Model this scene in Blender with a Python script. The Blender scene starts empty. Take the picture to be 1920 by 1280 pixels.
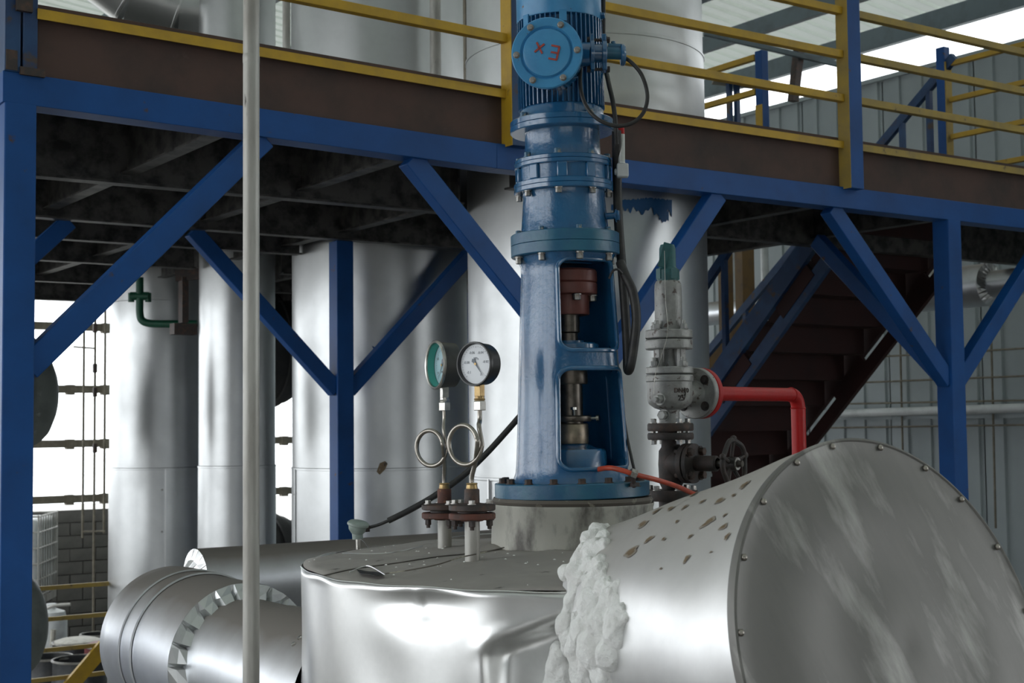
import bpy, bmesh, math, random
from math import sin, cos, pi, radians as rad, sqrt, atan2
from mathutils import Vector as V, Matrix
random.seed(7)
SC = bpy.context.scene
COL = SC.collection
# ------------------------------------------------------------------ camera, sky, exposure
FPX = 2640.0
YAW, PIT, ROL = rad(34.6), rad(3.36), rad(.61)
EYE = V((0, 0, 3.45))
Fh = V((sin(YAW), cos(YAW), 0)); Rh = V((cos(YAW), -sin(YAW), 0)); Z = V((0, 0, 1))
F_ = Fh*cos(PIT)+Z*sin(PIT); U_ = -Fh*sin(PIT)+Z*cos(PIT)
R2 = Rh*cos(ROL)-U_*sin(ROL); U2 = U_*cos(ROL)+Rh*sin(ROL)
cam = bpy.data.cameras.new('camera'); camo = bpy.data.objects.new('camera', cam); COL.objects.link(camo)
cam.sensor_width = 36; cam.lens = FPX/1920*36; cam.clip_start = .05; cam.clip_end = 400
camo.matrix_world = Matrix(((R2.x, U2.x, -F_.x, 0), (R2.y, U2.y, -F_.y, 0), (R2.z, U2.z, -F_.z, 3.45), (0, 0, 0, 1)))
cam.dof.use_dof = True; cam.dof.focus_distance = 4.9; cam.dof.aperture_fstop = 7.0
SC.camera = camo
w = bpy.data.worlds.new('overcast_sky'); SC.world = w; w.use_nodes = True
bg = w.node_tree.nodes['Background']; bg.inputs[0].default_value = (.93, .97, 1.0, 1); bg.inputs[1].default_value = 3.6
SC.view_settings.view_transform = 'Standard'; SC.view_settings.look = 'None'
SC.view_settings.gamma = 1; SC.view_settings.use_curve_mapping = False; SC.view_settings.exposure = 0.0
SC.cycles.max_bounces = 10; SC.cycles.diffuse_bounces = 5; SC.cycles.glossy_bounces = 5
SC.cycles.sample_clamp_indirect = 6

def ray(px, py): return F_+R2*((px-960)/FPX)-U2*((py-640)/FPX)
def at(px, py, D=None, u=None, v=None, z=None):
    d = ray(px, py)
    if D is not None: t = D/d.dot(Fh)
    elif u is not None: t = u/d.x
    elif v is not None: t = v/d.y
    else: t = (z-3.45)/d.z
    return EYE+d*t

# ------------------------------------------------------------------ materials
def mat(name, c, rough=.5, metal=0.0, c2=None, s2=6.0, lo=.45, hi=.7, c3=None, s3=30.0, lo3=.62, hi3=.66, bump=0.0, sb=40.0, rv=.0, stretch=None, bd=.004, spec=.5, coat=0):
    m = bpy.data.materials.new(name); m.use_nodes = True
    nt = m.node_tree; N = nt.nodes; L = nt.links
    b = N['Principled BSDF']
    b.inputs['Roughness'].default_value = rough; b.inputs['Metallic'].default_value = metal
    b.inputs['Specular IOR Level'].default_value = spec
    if coat: b.inputs['Coat Weight'].default_value = coat; b.inputs['Coat Roughness'].default_value = .12
    tc = N.new('ShaderNodeTexCoord'); mp = N.new('ShaderNodeMapping'); L.new(tc.outputs['Object'], mp.inputs[0])
    if stretch: mp.inputs['Scale'].default_value = stretch
    col = None
    def noise(s, det=6):
        n = N.new('ShaderNodeTexNoise'); n.inputs['Scale'].default_value = s; n.inputs['Detail'].default_value = det
        n.inputs['Roughness'].default_value = .6; L.new(mp.outputs[0], n.inputs['Vector']); return n
    def ramp(src, a, b_):
        r = N.new('ShaderNodeMapRange'); r.inputs[1].default_value = a; r.inputs[2].default_value = b_; L.new(src, r.inputs[0]); return r.outputs[0]
    def mix(fac, a, bcol):
        x = N.new('ShaderNodeMix'); x.data_type = 'RGBA'; L.new(fac, x.inputs[0])
        if isinstance(a, tuple): x.inputs[6].default_value = (*a, 1)
        else: L.new(a, x.inputs[6])
        x.inputs[7].default_value = (*bcol, 1); return x.outputs[2]
    cur = tuple(c)
    if c2:
        n = noise(s2); f = ramp(n.outputs[0], lo, hi); cur = mix(f, cur, c2)
        if rv:
            mr = N.new('ShaderNodeMapRange'); mr.inputs[1].default_value = lo-.1; mr.inputs[2].default_value = hi+.1
            mr.inputs[3].default_value = rough; mr.inputs[4].default_value = rough+rv; L.new(n.outputs[0], mr.inputs[0]); L.new(mr.outputs[0], b.inputs['Roughness'])
    if c3:
        n = noise(s3, 8); f = ramp(n.outputs[0], lo3, hi3); cur = mix(f, cur, c3)
        if metal:
            mm = N.new('ShaderNodeMapRange'); mm.inputs[1].default_value = lo3; mm.inputs[2].default_value = hi3; mm.inputs[3].default_value = metal; mm.inputs[4].default_value = metal*.35
            L.new(n.outputs[0], mm.inputs[0]); L.new(mm.outputs[0], b.inputs['Metallic'])
    if isinstance(cur, tuple): b.inputs['Base Color'].default_value = (*cur, 1)
    else: L.new(cur, b.inputs['Base Color'])
    if bump:
        n = noise(sb, 5); bp = N.new('ShaderNodeBump'); bp.inputs['Strength'].default_value = bump; bp.inputs['Distance'].default_value = bd
        L.new(n.outputs[0], bp.inputs['Height']); L.new(bp.outputs[0], b.inputs['Normal'])
    return m

B_DARK = (.05, .035, .03)
M_ = {}
M_['blue'] = mat('frame_blue_paint', (.009, .080, .285), .45, 0, (.008, .060, .21), 3, .4, .7, (.09, .055, .035), 9, .66, .72, bump=.12, sb=60, spec=.3)
M_['bluedark'] = mat('post_blue_paint', (.012, .045, .13), .45, 0, (.02, .08, .2), 4, c3=(.07, .045, .03), s3=7, lo3=.58, hi3=.66, bump=.1)
M_['drive'] = mat('drive_blue_enamel', (.015, .105, .25), .2, 0, (.022, .14, .30), 7, .4, .7, (.12, .09, .06), 26, .70, .74, bump=.35, sb=45, bd=.003, coat=.7, spec=.8)
M_['drivecase'] = mat('drive_blue_enamel_brushed', (.012, .095, .235), .25, 0, (.02, .13, .28), 5, .4, .7, (.09, .10, .06), 5, .69, .78, bump=.7, sb=34, bd=.004, coat=.5, spec=.6)
M_['drivelight'] = mat('box_light_blue_enamel', (.065, .29, .54), .33, 0, (.05, .235, .47), 9, .4, .7, (.10, .06, .05), 42, .69, .72, bump=.25, sb=40)
M_['teal'] = mat('flange_teal_paint', (.02, .10, .20), .34, 0, (.03, .15, .22), 8, .4, .7, (.35, .36, .32), 20, .70, .74, bump=.3)
M_['rust'] = mat('rusty_primer_steel', (.088, .050, .040), .75, 0, (.048, .034, .030), 2.2, .4, .68, (.12, .085, .07), 14, .68, .8, bump=.3, sb=50)
M_['rustred'] = mat('red_oxide_steel', (.13, .045, .03), .7, 0, (.07, .035, .028), 22, .4, .65, (.26, .12, .06), 60, .62, .7, bump=.5, sb=120, bd=.002)
M_['rustdark'] = mat('dark_weathered_steel', (.055, .045, .042), .6, .3, (.10, .06, .045), 26, .45, .65, bump=.5, sb=110, bd=.002)
M_['yellow'] = mat('yellow_worn_paint', (.56, .34, .02), .5, 0, (.42, .26, .03), 6, .4, .7, (.13, .09, .04), 13, .66, .74, bump=.2)
M_['yellowdull'] = mat('yellow_dusty_paint', (.42, .29, .06), .6, 0, (.30, .22, .08), 6, .4, .7, (.1, .07, .04), 12, .64, .72, bump=.2)
M_['alu'] = mat('aluminium_cladding', (.74, .74, .735), .28, 1, (.62, .62, .615), 2.5, .4, .7, bump=.06, sb=3, bd=.03, rv=.1)
M_['aludull'] = mat('dull_aluminium_cladding', (.62, .63, .63), .33, 1, (.52, .53, .53), 1.6, .4, .7, bump=.08, sb=1.6, bd=.05, rv=.1)
M_['alubright'] = mat('bright_dented_sheet', (.82, .82, .81), .32, 1, (.68, .68, .67), 4, .45, .75, (.45, .45, .43), 14, .72, .8, bump=.03, sb=60, bd=.002, rv=.12)
M_['dust'] = mat('dust_covered_sheet', (.30, .28, .26), .75, .0, (.36, .335, .31), 5, .42, .7, (.10, .09, .085), 12, .64, .72, bump=.2, sb=180, bd=.002)
M_['galv'] = mat('galvanised_pipe', (.50, .49, .46), .5, .4, (.30, .28, .25), 7, .4, .65, (.08, .07, .06), 34, .68, .74, bump=.2, stretch=(1, 1, .25))
M_['tubesteel'] = mat('stained_tube_steel', (.40, .37, .33), .33, 1, (.28, .25, .22), 30, .4, .7)
M_['sealsteel'] = mat('worn_seal_bronze', (.34, .28, .21), .4, .9, (.2, .165, .13), 25)
M_['steel'] = mat('bright_steel', (.60, .58, .54), .3, 1, (.42, .40, .37), 40, .4, .7)
M_['bolt'] = mat('zinc_bolt', (.42, .41, .39), .4, .9, (.2, .16, .13), 60, .45, .7)
M_['boltblue'] = mat('painted_bolt', (.06, .15, .24), .4, .1, (.3, .27, .22), 50, .5, .62)
M_['shaft'] = mat('greasy_shaft_steel', (.16, .14, .12), .35, .9, (.07, .06, .05), 18, .4, .7)
M_['brass'] = mat('brass_fitting', (.45, .32, .15), .4, .9, (.3, .2, .1), 30)
M_['black'] = mat('black_rubber', (.018, .018, .019), .5, 0, (.035, .033, .03), 25, bump=.1)
M_['blackcase'] = mat('black_gauge_case', (.02, .02, .022), .35, 0)
M_['greycase'] = mat('grey_gauge_case', (.10, .098, .092), .42, .5, (.07, .068, .065), 20)
M_['dial'] = mat('white_dial', (.78, .80, .84), .35, 0)
M_['dialgreen'] = mat('green_dial_ring', (.07, .36, .30), .4, 0)
M_['dialblue'] = mat('pale_blue_dial', (.42, .60, .66), .35, 0)
M_['ink'] = mat('grey_dial_ink', (.22, .24, .28), .6, 0)
M_['redpaint'] = mat('red_pipe_paint', (.43, .011, .011), .42, 0, (.36, .012, .012), 9, .4, .7, (.10, .03, .03), 24, .69, .76, bump=.2, spec=.3)
M_['orange'] = mat('orange_hose_rubber', (.52, .07, .03), .4, 0, (.30, .05, .03), 14, .45, .7)
M_['valve'] = mat('silver_valve_paint', (.36, .36, .345), .42, .25, (.24, .235, .225), 12, .42, .66, (.11, .085, .075), 34, .60, .64, bump=.6, sb=60, bd=.003)
M_['valvecap'] = mat('dark_teal_cap_paint', (.025, .12, .125), .45, 0, (.02, .075, .08), 14, bump=.3)
M_['iron'] = mat('black_cast_iron', (.040, .036, .035), .6, .2, (.07, .05, .045), 20, .4, .65, bump=.5, sb=80, bd=.003)
M_['wool'] = mat('white_mineral_wool', (.86, .86, .84), .95, 0, (.72, .71, .69), 12, .45, .7, bump=.8, sb=55, bd=.012, spec=.1)
M_['nozzle'] = mat('peeling_nozzle_paint', (.46, .45, .40), .55, .1, (.13, .12, .11), 5, .50, .62, (.26, .38, .42), 8, .58, .64, bump=.5, sb=30, stretch=(1, 1, .5))
M_['grime'] = mat('greasy_gasket', (.11, .095, .08), .6, 0, (.38, .36, .29), 10, .55, .62)
M_['sensor'] = mat('grey_green_enamel', (.30, .36, .33), .45, 0, (.24, .29, .26), 20)
M_['green'] = mat('dark_green_paint', (.012, .10, .055), .45, 0, (.01, .07, .04), 12)
M_['white'] = mat('white_plastic', (.70, .72, .72), .5, 0, (.5, .52, .52), 5)
M_['tube'] = mat('frosted_sight_tube', (.60, .62, .60), .25, 0, (.50, .52, .48), 20)
M_['coupling'] = mat('red_brown_coupling', (.15, .045, .035), .45, .1, (.11, .035, .03), 14)
M_['stair'] = mat('dark_red_oxide_tread', (.042, .013, .012), .75, 0, (.028, .011, .011), 4, bump=.2)
M_['deck'] = mat('dark_deck_plate', (.085, .082, .08), .42, .6, (.04, .04, .04), 1.5, bump=.2)
M_['joist'] = mat('dark_joist_steel', (.115, .11, .104), .5, .3, (.03, .03, .03), 9, .4, .62)
M_['concrete'] = mat('concrete_floor', (.22, .21, .20), .8, 0, (.14, .135, .13), 1.2, bump=.3)
M_['ground'] = mat('pale_yard_ground', (.40, .39, .36), .9, 0, (.3, .29, .27), .5)
M_['block'] = mat('grey_block', (.20, .19, .175), .9, 0, (.13, .125, .115), 3, .4, .7, bump=.4)
M_['mortar'] = mat('mortar_joint', (.17, .16, .15), .9)
M_['wall'] = mat('grey_wall_sheet', (.33, .375, .385), .5, 0, (.28, .32, .33), 1.1, .4, .7, bump=.05)
M_['roof'] = mat('pale_roof_sheet', (.44, .50, .43), .6, 0, (.26, .31, .22), .8, .48, .72, bump=.05)
M_['purlin'] = mat('grey_blue_purlin', (.12, .16, .18), .5, 0, (.08, .1, .11), 3)
M_['girt'] = mat('dark_girt_steel', (.16, .14, .105), .7, 0, (.26, .235, .18), 8)  # colour lightened for the glare from the opening behind the girts
M_['whitepipe'] = mat('white_pipe_paint', (.60, .62, .62), .4, 0, (.48, .5, .5), 5)
M_['drumblack'] = mat('black_drum_paint', (.03, .033, .036), .4, 0, (.06, .06, .06), 8)
M_['drumred'] = mat('dark_red_drum_paint', (.16, .02, .022), .5, 0, (.10, .02, .02), 8)
M_['lid'] = mat('dirty_white_lid', (.55, .53, .47), .6, 0, (.38, .36, .3), 14)
M_['darkhead'] = mat('grey_green_vessel_paint', (.19, .21, .19), .55, 0, (.13, .145, .13), 4, bump=.2)
M_['blackhead'] = mat('dark_vessel_paint', (.035, .036, .037), .6, 0, (.06, .06, .06), 4)
M_['redink'] = mat('red_letter_paint', (.42, .06, .04), .5, 0, (.25, .05, .04), 60)
M_['stain'] = mat('brown_oil_stain', (.155, .105, .055), .55, .0, (.20, .145, .085), 40)
M_['halo'] = mat('faint_oil_halo', (.27, .235, .19), .5, .1)
M_['bluesmear'] = mat('blue_paint_smear', (.02, .11, .27), .5, 0)

def side_dust(name, base, dustc, rough, start, end, bump=.05, streak=None, dmetal=.25):
    """metal sheet with dust that has settled on faces that point up (it stays put wherever the light comes from)"""
    m = mat(name, base, rough, 1, tuple(x*.84 for x in base), 3, .4, .7, bump=bump, sb=4, bd=.02)
    nt = m.node_tree; N = nt.nodes; L = nt.links; b = N['Principled BSDF']
    g = N.new('ShaderNodeNewGeometry'); sx = N.new('ShaderNodeSeparateXYZ'); L.new(g.outputs['Normal'], sx.inputs[0])
    n = N.new('ShaderNodeTexNoise'); n.inputs['Scale'].default_value = 4; n.inputs['Detail'].default_value = 6
    tc = N.new('ShaderNodeTexCoord'); L.new(tc.outputs['Object'], n.inputs['Vector'])
    a = N.new('ShaderNodeMath'); a.operation = 'MULTIPLY_ADD'; L.new(n.outputs[0], a.inputs[0]); a.inputs[1].default_value = .35; L.new(sx.outputs[2], a.inputs[2])
    r = N.new('ShaderNodeMapRange'); r.inputs[1].default_value = start+.17; r.inputs[2].default_value = end+.17; L.new(a.outputs[0], r.inputs[0])
    x = N.new('ShaderNodeMix'); x.data_type = 'RGBA'; L.new(r.outputs[0], x.inputs[0])
    src = b.inputs['Base Color'].links[0].from_socket; L.new(src, x.inputs[6]); x.inputs[7].default_value = (*dustc, 1); L.new(x.outputs[2], b.inputs['Base Color'])
    for nm, v0, v1 in (('Metallic', 1, dmetal), ('Roughness', rough, .62)):
        q = N.new('ShaderNodeMapRange'); q.inputs[3].default_value = v0; q.inputs[4].default_value = v1; L.new(r.outputs[0], q.inputs[0]); L.new(q.outputs[0], b.inputs[nm])
    return m
M_['pipedust'] = side_dust('dusty_pipe_cladding', (.70, .72, .75), (.21, .19, .172), .40, .2, .8)
M_['drumdust'] = side_dust('dusty_nozzle_cladding', (.80, .80, .80), (.36, .335, .305), .38, .1, .95)
nt = M_['roof'].node_tree; tb = nt.nodes.new('ShaderNodeBsdfTranslucent'); tb.inputs[0].default_value = (.86, .90, .84, 1)
mx = nt.nodes.new('ShaderNodeMixShader'); mx.inputs[0].default_value = .13
nt.links.new(nt.nodes['Principled BSDF'].outputs[0], mx.inputs[1]); nt.links.new(tb.outputs[0], mx.inputs[2]); nt.links.new(mx.outputs[0], nt.nodes['Material Output'].inputs[0])
def along(m, d1, d2, s1, s2):
    """stretch a material's texture along a real direction of the thing"""
    nt = m.node_tree; mp = [n for n in nt.nodes if n.type == 'MAPPING'][0]; tc = [n for n in nt.nodes if n.type == 'TEX_COORD'][0]; cb = nt.nodes.new('ShaderNodeCombineXYZ')
    for i, (d, s) in enumerate(((d1, s1), (d2, s2))):
        vm = nt.nodes.new('ShaderNodeVectorMath'); vm.operation = 'DOT_PRODUCT'; vm.inputs[1].default_value = tuple(V(d).normalized()*s); nt.links.new(tc.outputs['Object'], vm.inputs[0]); nt.links.new(vm.outputs['Value'], cb.inputs[i])
    nt.links.new(cb.outputs[0], mp.inputs[0])
M_['yellowshade'] = mat('shaded_yellow_paint', (.16, .09, .025), .6, 0, (.08, .05, .03), 6)  # yellow darkened to brown for the shade the posts stand in
M_['disc'] = mat('scuffed_grey_sheet', (.19, .184, .172), .5, .45, (.145, .141, .132), 3, .4, .7, (.52, .51, .48), 3.0, .50, .72, bump=.06, sb=3, bd=.02)
along(M_['disc'], Rh*.45-Z*.9, Rh*.9+Z*.45, .55, 2.6)

# ------------------------------------------------------------------ mesh builder
class MB:
    def __init__(s): s.v = []; s.f = []
    def add(s, vs, fs):
        o = len(s.v); s.v += [V(p) for p in vs]; s.f += [tuple(i+o for i in f) for f in fs]; return s
    def box(s, c, size, ax=None):
        c = V(c); a = ax or (V((1, 0, 0)), V((0, 1, 0)), Z); h = [x/2 for x in size]
        vs = [c+a[0]*(i*h[0])+a[1]*(j*h[1])+a[2]*(k*h[2]) for i in (-1, 1) for j in (-1, 1) for k in (-1, 1)]
        return s.add(vs, [(0, 1, 3, 2), (4, 6, 7, 5), (0, 4, 5, 1), (2, 3, 7, 6), (0, 2, 6, 4), (1, 5, 7, 3)])
    def span(s, x0, x1, y0, y1, z0, z1): return s.box(((x0+x1)/2, (y0+y1)/2, (z0+z1)/2), (x1-x0, y1-y0, z1-z0))
    def bar(s, p, q, w_, h, up=Z):
        p = V(p); q = V(q); d = (q-p); l = d.length; d.normalize(); a = d.cross(V(up)); a.normalize(); b = a.cross(d)
        return s.box((p+q)/2, (l, w_, h), (d, a, b))
    def lathe(s, prof, c=(0, 0, 0), ax=Z, seg=48, ref=None, a0=0, a1=2*pi):
        c = V(c); ax = V(ax).normalized()
        e1 = V(ref) if ref is not None else (V((1, 0, 0)) if abs(ax.x) < .9 else V((0, 1, 0)))
        e1 = (e1-ax*e1.dot(ax)).normalized(); e2 = ax.cross(e1)
        full = a1-a0 > 2*pi-1e-4; n = seg if full else seg+1
        vs = []; rows = []
        for r, t in prof:
            if r < 1e-6 and full: rows.append([len(vs)]*n); vs.append(c+ax*t)
            else:
                k = len(vs); rows.append([k+i for i in range(n)])
                for i in range(n):
                    a = a0+(a1-a0)*i/seg; vs.append(c+ax*t+(e1*cos(a)+e2*sin(a))*r)
        fs = []
        for j in range(len(rows)-1):
            for i in range(seg):
                i2 = (i+1) % n
                q = [rows[j][i], rows[j][i2], rows[j+1][i2], rows[j+1][i]]
                u = []
                for x in q:
                    if x not in u: u.append(x)
                if len(u) > 2: fs.append(tuple(u))
        return s.add(vs, fs)
    def cyl(s, p, q, r, seg=24, r2=None):
        p = V(p); q = V(q); l = (q-p).length; r2 = r if r2 is None else r2
        return s.lathe([(0, 0), (r, 0), (r2, l), (0, l)], p, q-p, seg)
    def tube(s, pts, r, seg=12, closed=False, flat=1.0):
        pts = [V(p) for p in pts]; n = len(pts); vs = []; prev = None
        for i, p in enumerate(pts):
            if closed: t = pts[(i+1) % n]-pts[i-1]
            else: t = pts[min(i+1, n-1)]-pts[max(i-1, 0)]
            t.normalize()
            if prev is None:
                a = t.cross(Z)
                if a.length < .1: a = t.cross(V((1, 0, 0)))
            else: a = prev-t*prev.dot(t)
            a.normalize(); prev = a; b = t.cross(a)
            rr = r(i/(n-1)) if callable(r) else r
            for k in range(seg):
                g = 2*pi*k/seg; vs.append(p+a*(rr*cos(g))+b*(rr*flat*sin(g)))
        fs = [(i*seg+k, i*seg+(k+1) % seg, ((i+1) % n)*seg+(k+1) % seg, ((i+1) % n)*seg+k) for i in range(n if closed else n-1) for k in range(seg)]
        if not closed: fs += [tuple(range(seg))[::-1], tuple((n-1)*seg+k for k in range(seg))]
        return s.add(vs, fs)
    def prism(s, poly, d):
        n = len(poly); d = V(d); vs = [V(p) for p in poly]+[V(p)+d for p in poly]
        return s.add(vs, [tuple(range(n))[::-1], tuple(range(n, 2*n))]+[(i, (i+1) % n, n+(i+1) % n, n+i) for i in range(n)])
    def hexnut(s, c, ax, r, h, washer=True):
        c = V(c); ax = V(ax).normalized()
        if washer: s.lathe([(0, 0), (r*1.25, 0), (r*1.25, h*.18), (0, h*.18)], c, ax, 14)
        return s.lathe([(0, h*.15), (r, h*.15), (r, h*.92), (r*.85, h), (0, h)], c, ax, 6)
    def mesh(s, name, smooth=35, inv=None):
        me = bpy.data.meshes.new(name)
        vs = [inv @ p for p in s.v] if inv is not None else s.v
        me.from_pydata([tuple(p) for p in vs], [], s.f); me.validate()
        bm = bmesh.new(); bm.from_mesh(me); bmesh.ops.recalc_face_normals(bm, faces=bm.faces); bm.to_mesh(me); bm.free()
        if smooth:
            for p in me.polygons: p.use_smooth = True
            me.set_sharp_from_angle(angle=rad(smooth))
        return me
WM = {}
def wm(o): return WM.get(o.name, Matrix.Identity(4))
def tag(o, label=None, cat=None, group=None, kind=None):
    if label: o['label'] = label
    if cat: o['category'] = cat
    if group: o['group'] = group
    if kind: o['kind'] = kind
    return o
def empty(name, loc, label=None, cat=None, group=None, rot=None, kind=None):
    o = bpy.data.objects.new(name, None); COL.objects.link(o); o.empty_display_size = .1
    m = Matrix.Translation(V(loc))
    if rot is not None: m = m @ rot.to_4x4()
    o.matrix_world = m; WM[o.name] = m
    return tag(o, label, cat, group, kind)
def obj(name, mb, m, parent=None, local=False, smooth=35, bevel=0, kind=None, label=None):
    """one mesh object; vertices come in world space unless local (then in the parent's space)"""
    if parent is None:
        xs = [p.x for p in mb.v]; ys = [p.y for p in mb.v]; zs = [p.z for p in mb.v]
        M0 = Matrix.Translation(((min(xs)+max(xs))/2, (min(ys)+max(ys))/2, min(zs)))
        me = mb.mesh(name, smooth, M0.inverted())
    else:
        M0 = wm(parent); me = mb.mesh(name, smooth, None if local else M0.inverted())
    o = bpy.data.objects.new(name, me); COL.objects.link(o); me.materials.append(M_[m] if isinstance(m, str) else m)
    if parent is not None: o.parent = parent
    else: o.matrix_world = M0
    WM[o.name] = M0
    if bevel:
        bv = o.modifiers.new('bevel', 'BEVEL'); bv.width = bevel; bv.segments = 2; bv.limit_method = 'ANGLE'; bv.angle_limit = rad(50)
    return tag(o, label, kind=kind)
def inst(name, me, parent, mtx, label=None):
    """a piece that shares its mesh; mtx is in the parent's space"""
    o = bpy.data.objects.new(name, me); COL.objects.link(o); o.parent = parent; o.matrix_local = mtx
    WM[o.name] = wm(parent) @ mtx
    return tag(o, label)
def shared(name, mb, m, smooth=35):
    me = mb.mesh(name, smooth); me.materials.append(M_[m]); return me
def frame(loc, ax, ref=None):
    ax = V(ax).normalized(); r = V(ref) if ref is not None else (V((1, 0, 0)) if abs(ax.x) < .9 else V((0, 1, 0)))
    a = (r-ax*r.dot(ax)).normalized(); b = ax.cross(a)
    return Matrix(((a.x, b.x, ax.x, loc[0]), (a.y, b.y, ax.y, loc[1]), (a.z, b.z, ax.z, loc[2]), (0, 0, 0, 1)))
def spline(pts, n=60):
    pts = [V(p) for p in pts]; out = []
    P = [pts[0]*2-pts[1]]+pts+[pts[-1]*2-pts[-2]]; m = len(pts)-1
    for i in range(m):
        k = max(2, n//m)
        for j in range(k):
            t = j/k; a, b, c, d = P[i:i+4]
            out.append(.5*((2*b)+(c-a)*t+(2*a-5*b+4*c-d)*t*t+(3*b-a-3*c+d)*t**3))
    return out+[pts[-1]]
def final_mesh(o):
    dg = bpy.context.evaluated_depsgraph_get(); me = bpy.data.meshes.new_from_object(o.evaluated_get(dg)); return me
def text_mb(txt, size, depth=.001):
    cu = bpy.data.curves.new('lettering', 'FONT'); cu.body = txt; cu.size = size; cu.extrude = depth; cu.align_x = 'CENTER'; cu.align_y = 'CENTER'; cu.resolution_u = 2
    o = bpy.data.objects.new('lettering', cu); COL.objects.link(o); bpy.context.view_layer.update()
    me = final_mesh(o); mb = MB(); mb.add([p.co.copy() for p in me.vertices], [tuple(p.vertices) for p in me.polygons])
    bpy.data.objects.remove(o); bpy.data.meshes.remove(me); return mb
def xf(mb, m):
    mb.v = [m @ p for p in mb.v]; return mb

# ================================================================== the building shell
def struct(name, mb, m, **k): return obj(name, mb, m, kind='structure', **k)
struct('floor', MB().span(-8, 13.4, -8, 22.2, -.2, 0), 'concrete')
struct('ground', MB().span(-60, 60, -60, 70, -.45, -.25), 'ground')
# right-hand cladding wall: ribbed sheets, one object each
WR = empty('wall_right', (13, 0, 0), kind='structure')
pw = 1.29
prof = []
for k in range(4):
    x = k*pw/4; prof += [(x, 0), (x+.045, 0), (x+.06, -.022), (x+.115, -.022), (x+.13, 0)]
prof = prof[1:]; prof = [(.008, 0)]+prof+[(pw-.008, 0)]
pm = MB(); n = len(prof)
for z0, z1 in ((0, 7.50),):
    pm.add([(x, p, z0) for p, x in [(a, b) for a, b in prof]]+[(x, p, z1) for p, x in [(a, b) for a, b in prof]], [(i, i+1, n+i+1, n+i) for i in range(n-1)])
    pm.add([(.03, prof[0][0], z0), (.03, prof[-1][0], z0), (.03, prof[-1][0], z1), (.03, prof[0][0], z1)], [(0, 1, 2, 3)])
panel_me = shared('cladding_sheet', pm, 'wall')
for k in range(24):
    if k in (1, 2, 3, 4): continue      # unseen bay left open so sky glints on the drive's right side
    inst('cladding_sheet', panel_me, WR, Matrix.Translation((0, -7+k*pw, 0)))
obj('backing', MB().span(13.06, 13.12, -.55, 22.2, 0, 7.45).span(13.0, 13.12, -8, -.55, 0, 1.6).span(13.0, 13.12, -8, -.55, 6.2, 7.45), 'mortar', WR)
for z in (6.15, 3.52):
    obj('girt', MB().span(12.88, 12.97, -8, 22, z-.06, z+.06), 'wall' if z < 4 else 'purlin', WR)
struct('trim_1', MB().span(12.95, 13.1, -8, 22.2, 7.46, 7.51), 'wall')
# back wall: concrete blocks below a wide opening
WB = empty('wall_back', (8, 22, 0), kind='structure')
obj('mortar_bed', MB().span(-8, 9.4, 22.0, 22.2, 0, 2.15).span(9.4, 13, 22.0, 22.2, 0, 1.85), 'mortar', WB)
bm_ = MB().box((0, 0, 0), (.385, .05, .185)); block_me = shared('block', bm_, 'block', 0)
for r in range(11):
    for c in range(-6, 15):
        u = 5.6+c*.4+(.2 if r % 2 else 0)
        if u > 9.2 and r > 8: continue
        inst('block', block_me, WB, Matrix.Translation((u-8+random.uniform(-.004, .004), -.012+random.uniform(-.006, .006), .1+r*.2)))
for i, z in enumerate((5.05, 4.07, 3.22, 2.36)):
    mb = MB().span(-8, 13, 22.02, 22.1, z-.06, z+.06)
    for u in (6.1, 6.75, 7.3, 10.4): mb.span(u, u+.12, 22.0, 22.12, z-.09, z+.07)
    struct('trim_%d' % (i+2), mb, 'girt', smooth=0)
struct('wall_back_upper', MB().span(-8, 13.2, 22.0, 22.2, 6.6, 10.3), 'wall')
# roof: ribbed sheets on purlins, rising away from the cladding wall
def roof_z(u): return 8.0+(13.2-u)*.11
CE = empty('ceiling', (0, 0, 7.9), kind='structure')
rw = .9; rp = []
for k in range(4): rp += [(k*.225, 0), (k*.225+.07, 0), (k*.225+.085, .035), (k*.225+.13, .035), (k*.225+.145, 0)]
rp += [(rw, 0)]
rm = MB(); n = len(rp)
rm.add([(13.02, p, roof_z(13.02)-7.9+h) for p, h in rp]+[(-9.5, p, roof_z(-9.5)-7.9+h) for p, h in rp], [(i, i+1, n+i+1, n+i) for i in range(n-1)])
roof_me = shared('roof_sheet', rm, 'roof', 0)
for k in range(36): inst('roof_sheet', roof_me, CE, Matrix.Translation((0, -9.2+k*rw, 0)))
for i in range(20):
    u = 12.80-i*1.15
    obj('purlin', MB().span(u-.04, u+.04, -9, 22.2, roof_z(u)-(.25 if i == 0 else .2), roof_z(u)-.01), 'purlin', CE)
struct('trim_6', MB().span(-9.5, 13.2, -9.2, -9, 3.3, 10.4), 'wall')  # unseen; closed above the low doors so the drive's middle reflects dark
struct('wall_front', MB().span(1.5, 13.2, -9.2, -9, 0, 3.3), 'block')
struct('wall_left', MB().span(-9.6, -9.4, -9.2, 22.2, 0, 2.0).span(-9.6, -9.4, -9.2, 22.2, 7.5, 10.4).span(-9.6, -9.4, -9.2, .3, 2, 7.5), 'block')  # unseen; opening sized for the sky highlights on drive and tanks
for i, u in enumerate((-9.2, -4, 1.3)): struct('trim_%d' % (7+i), MB().span(u-.15, u+.15, -9.15, -8.85, 0, 9.6), 'purlin')  # unseen columns added to put dark streaks in the metal's reflections
for i, v in enumerate((4, 9, 14, 19)): struct('trim_%d' % (13+i), MB().span(-9.55, -9.2, v-.15, v+.15, 0, 10.0), 'purlin')  # unseen columns added along the left opening for reflection streaks

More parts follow.
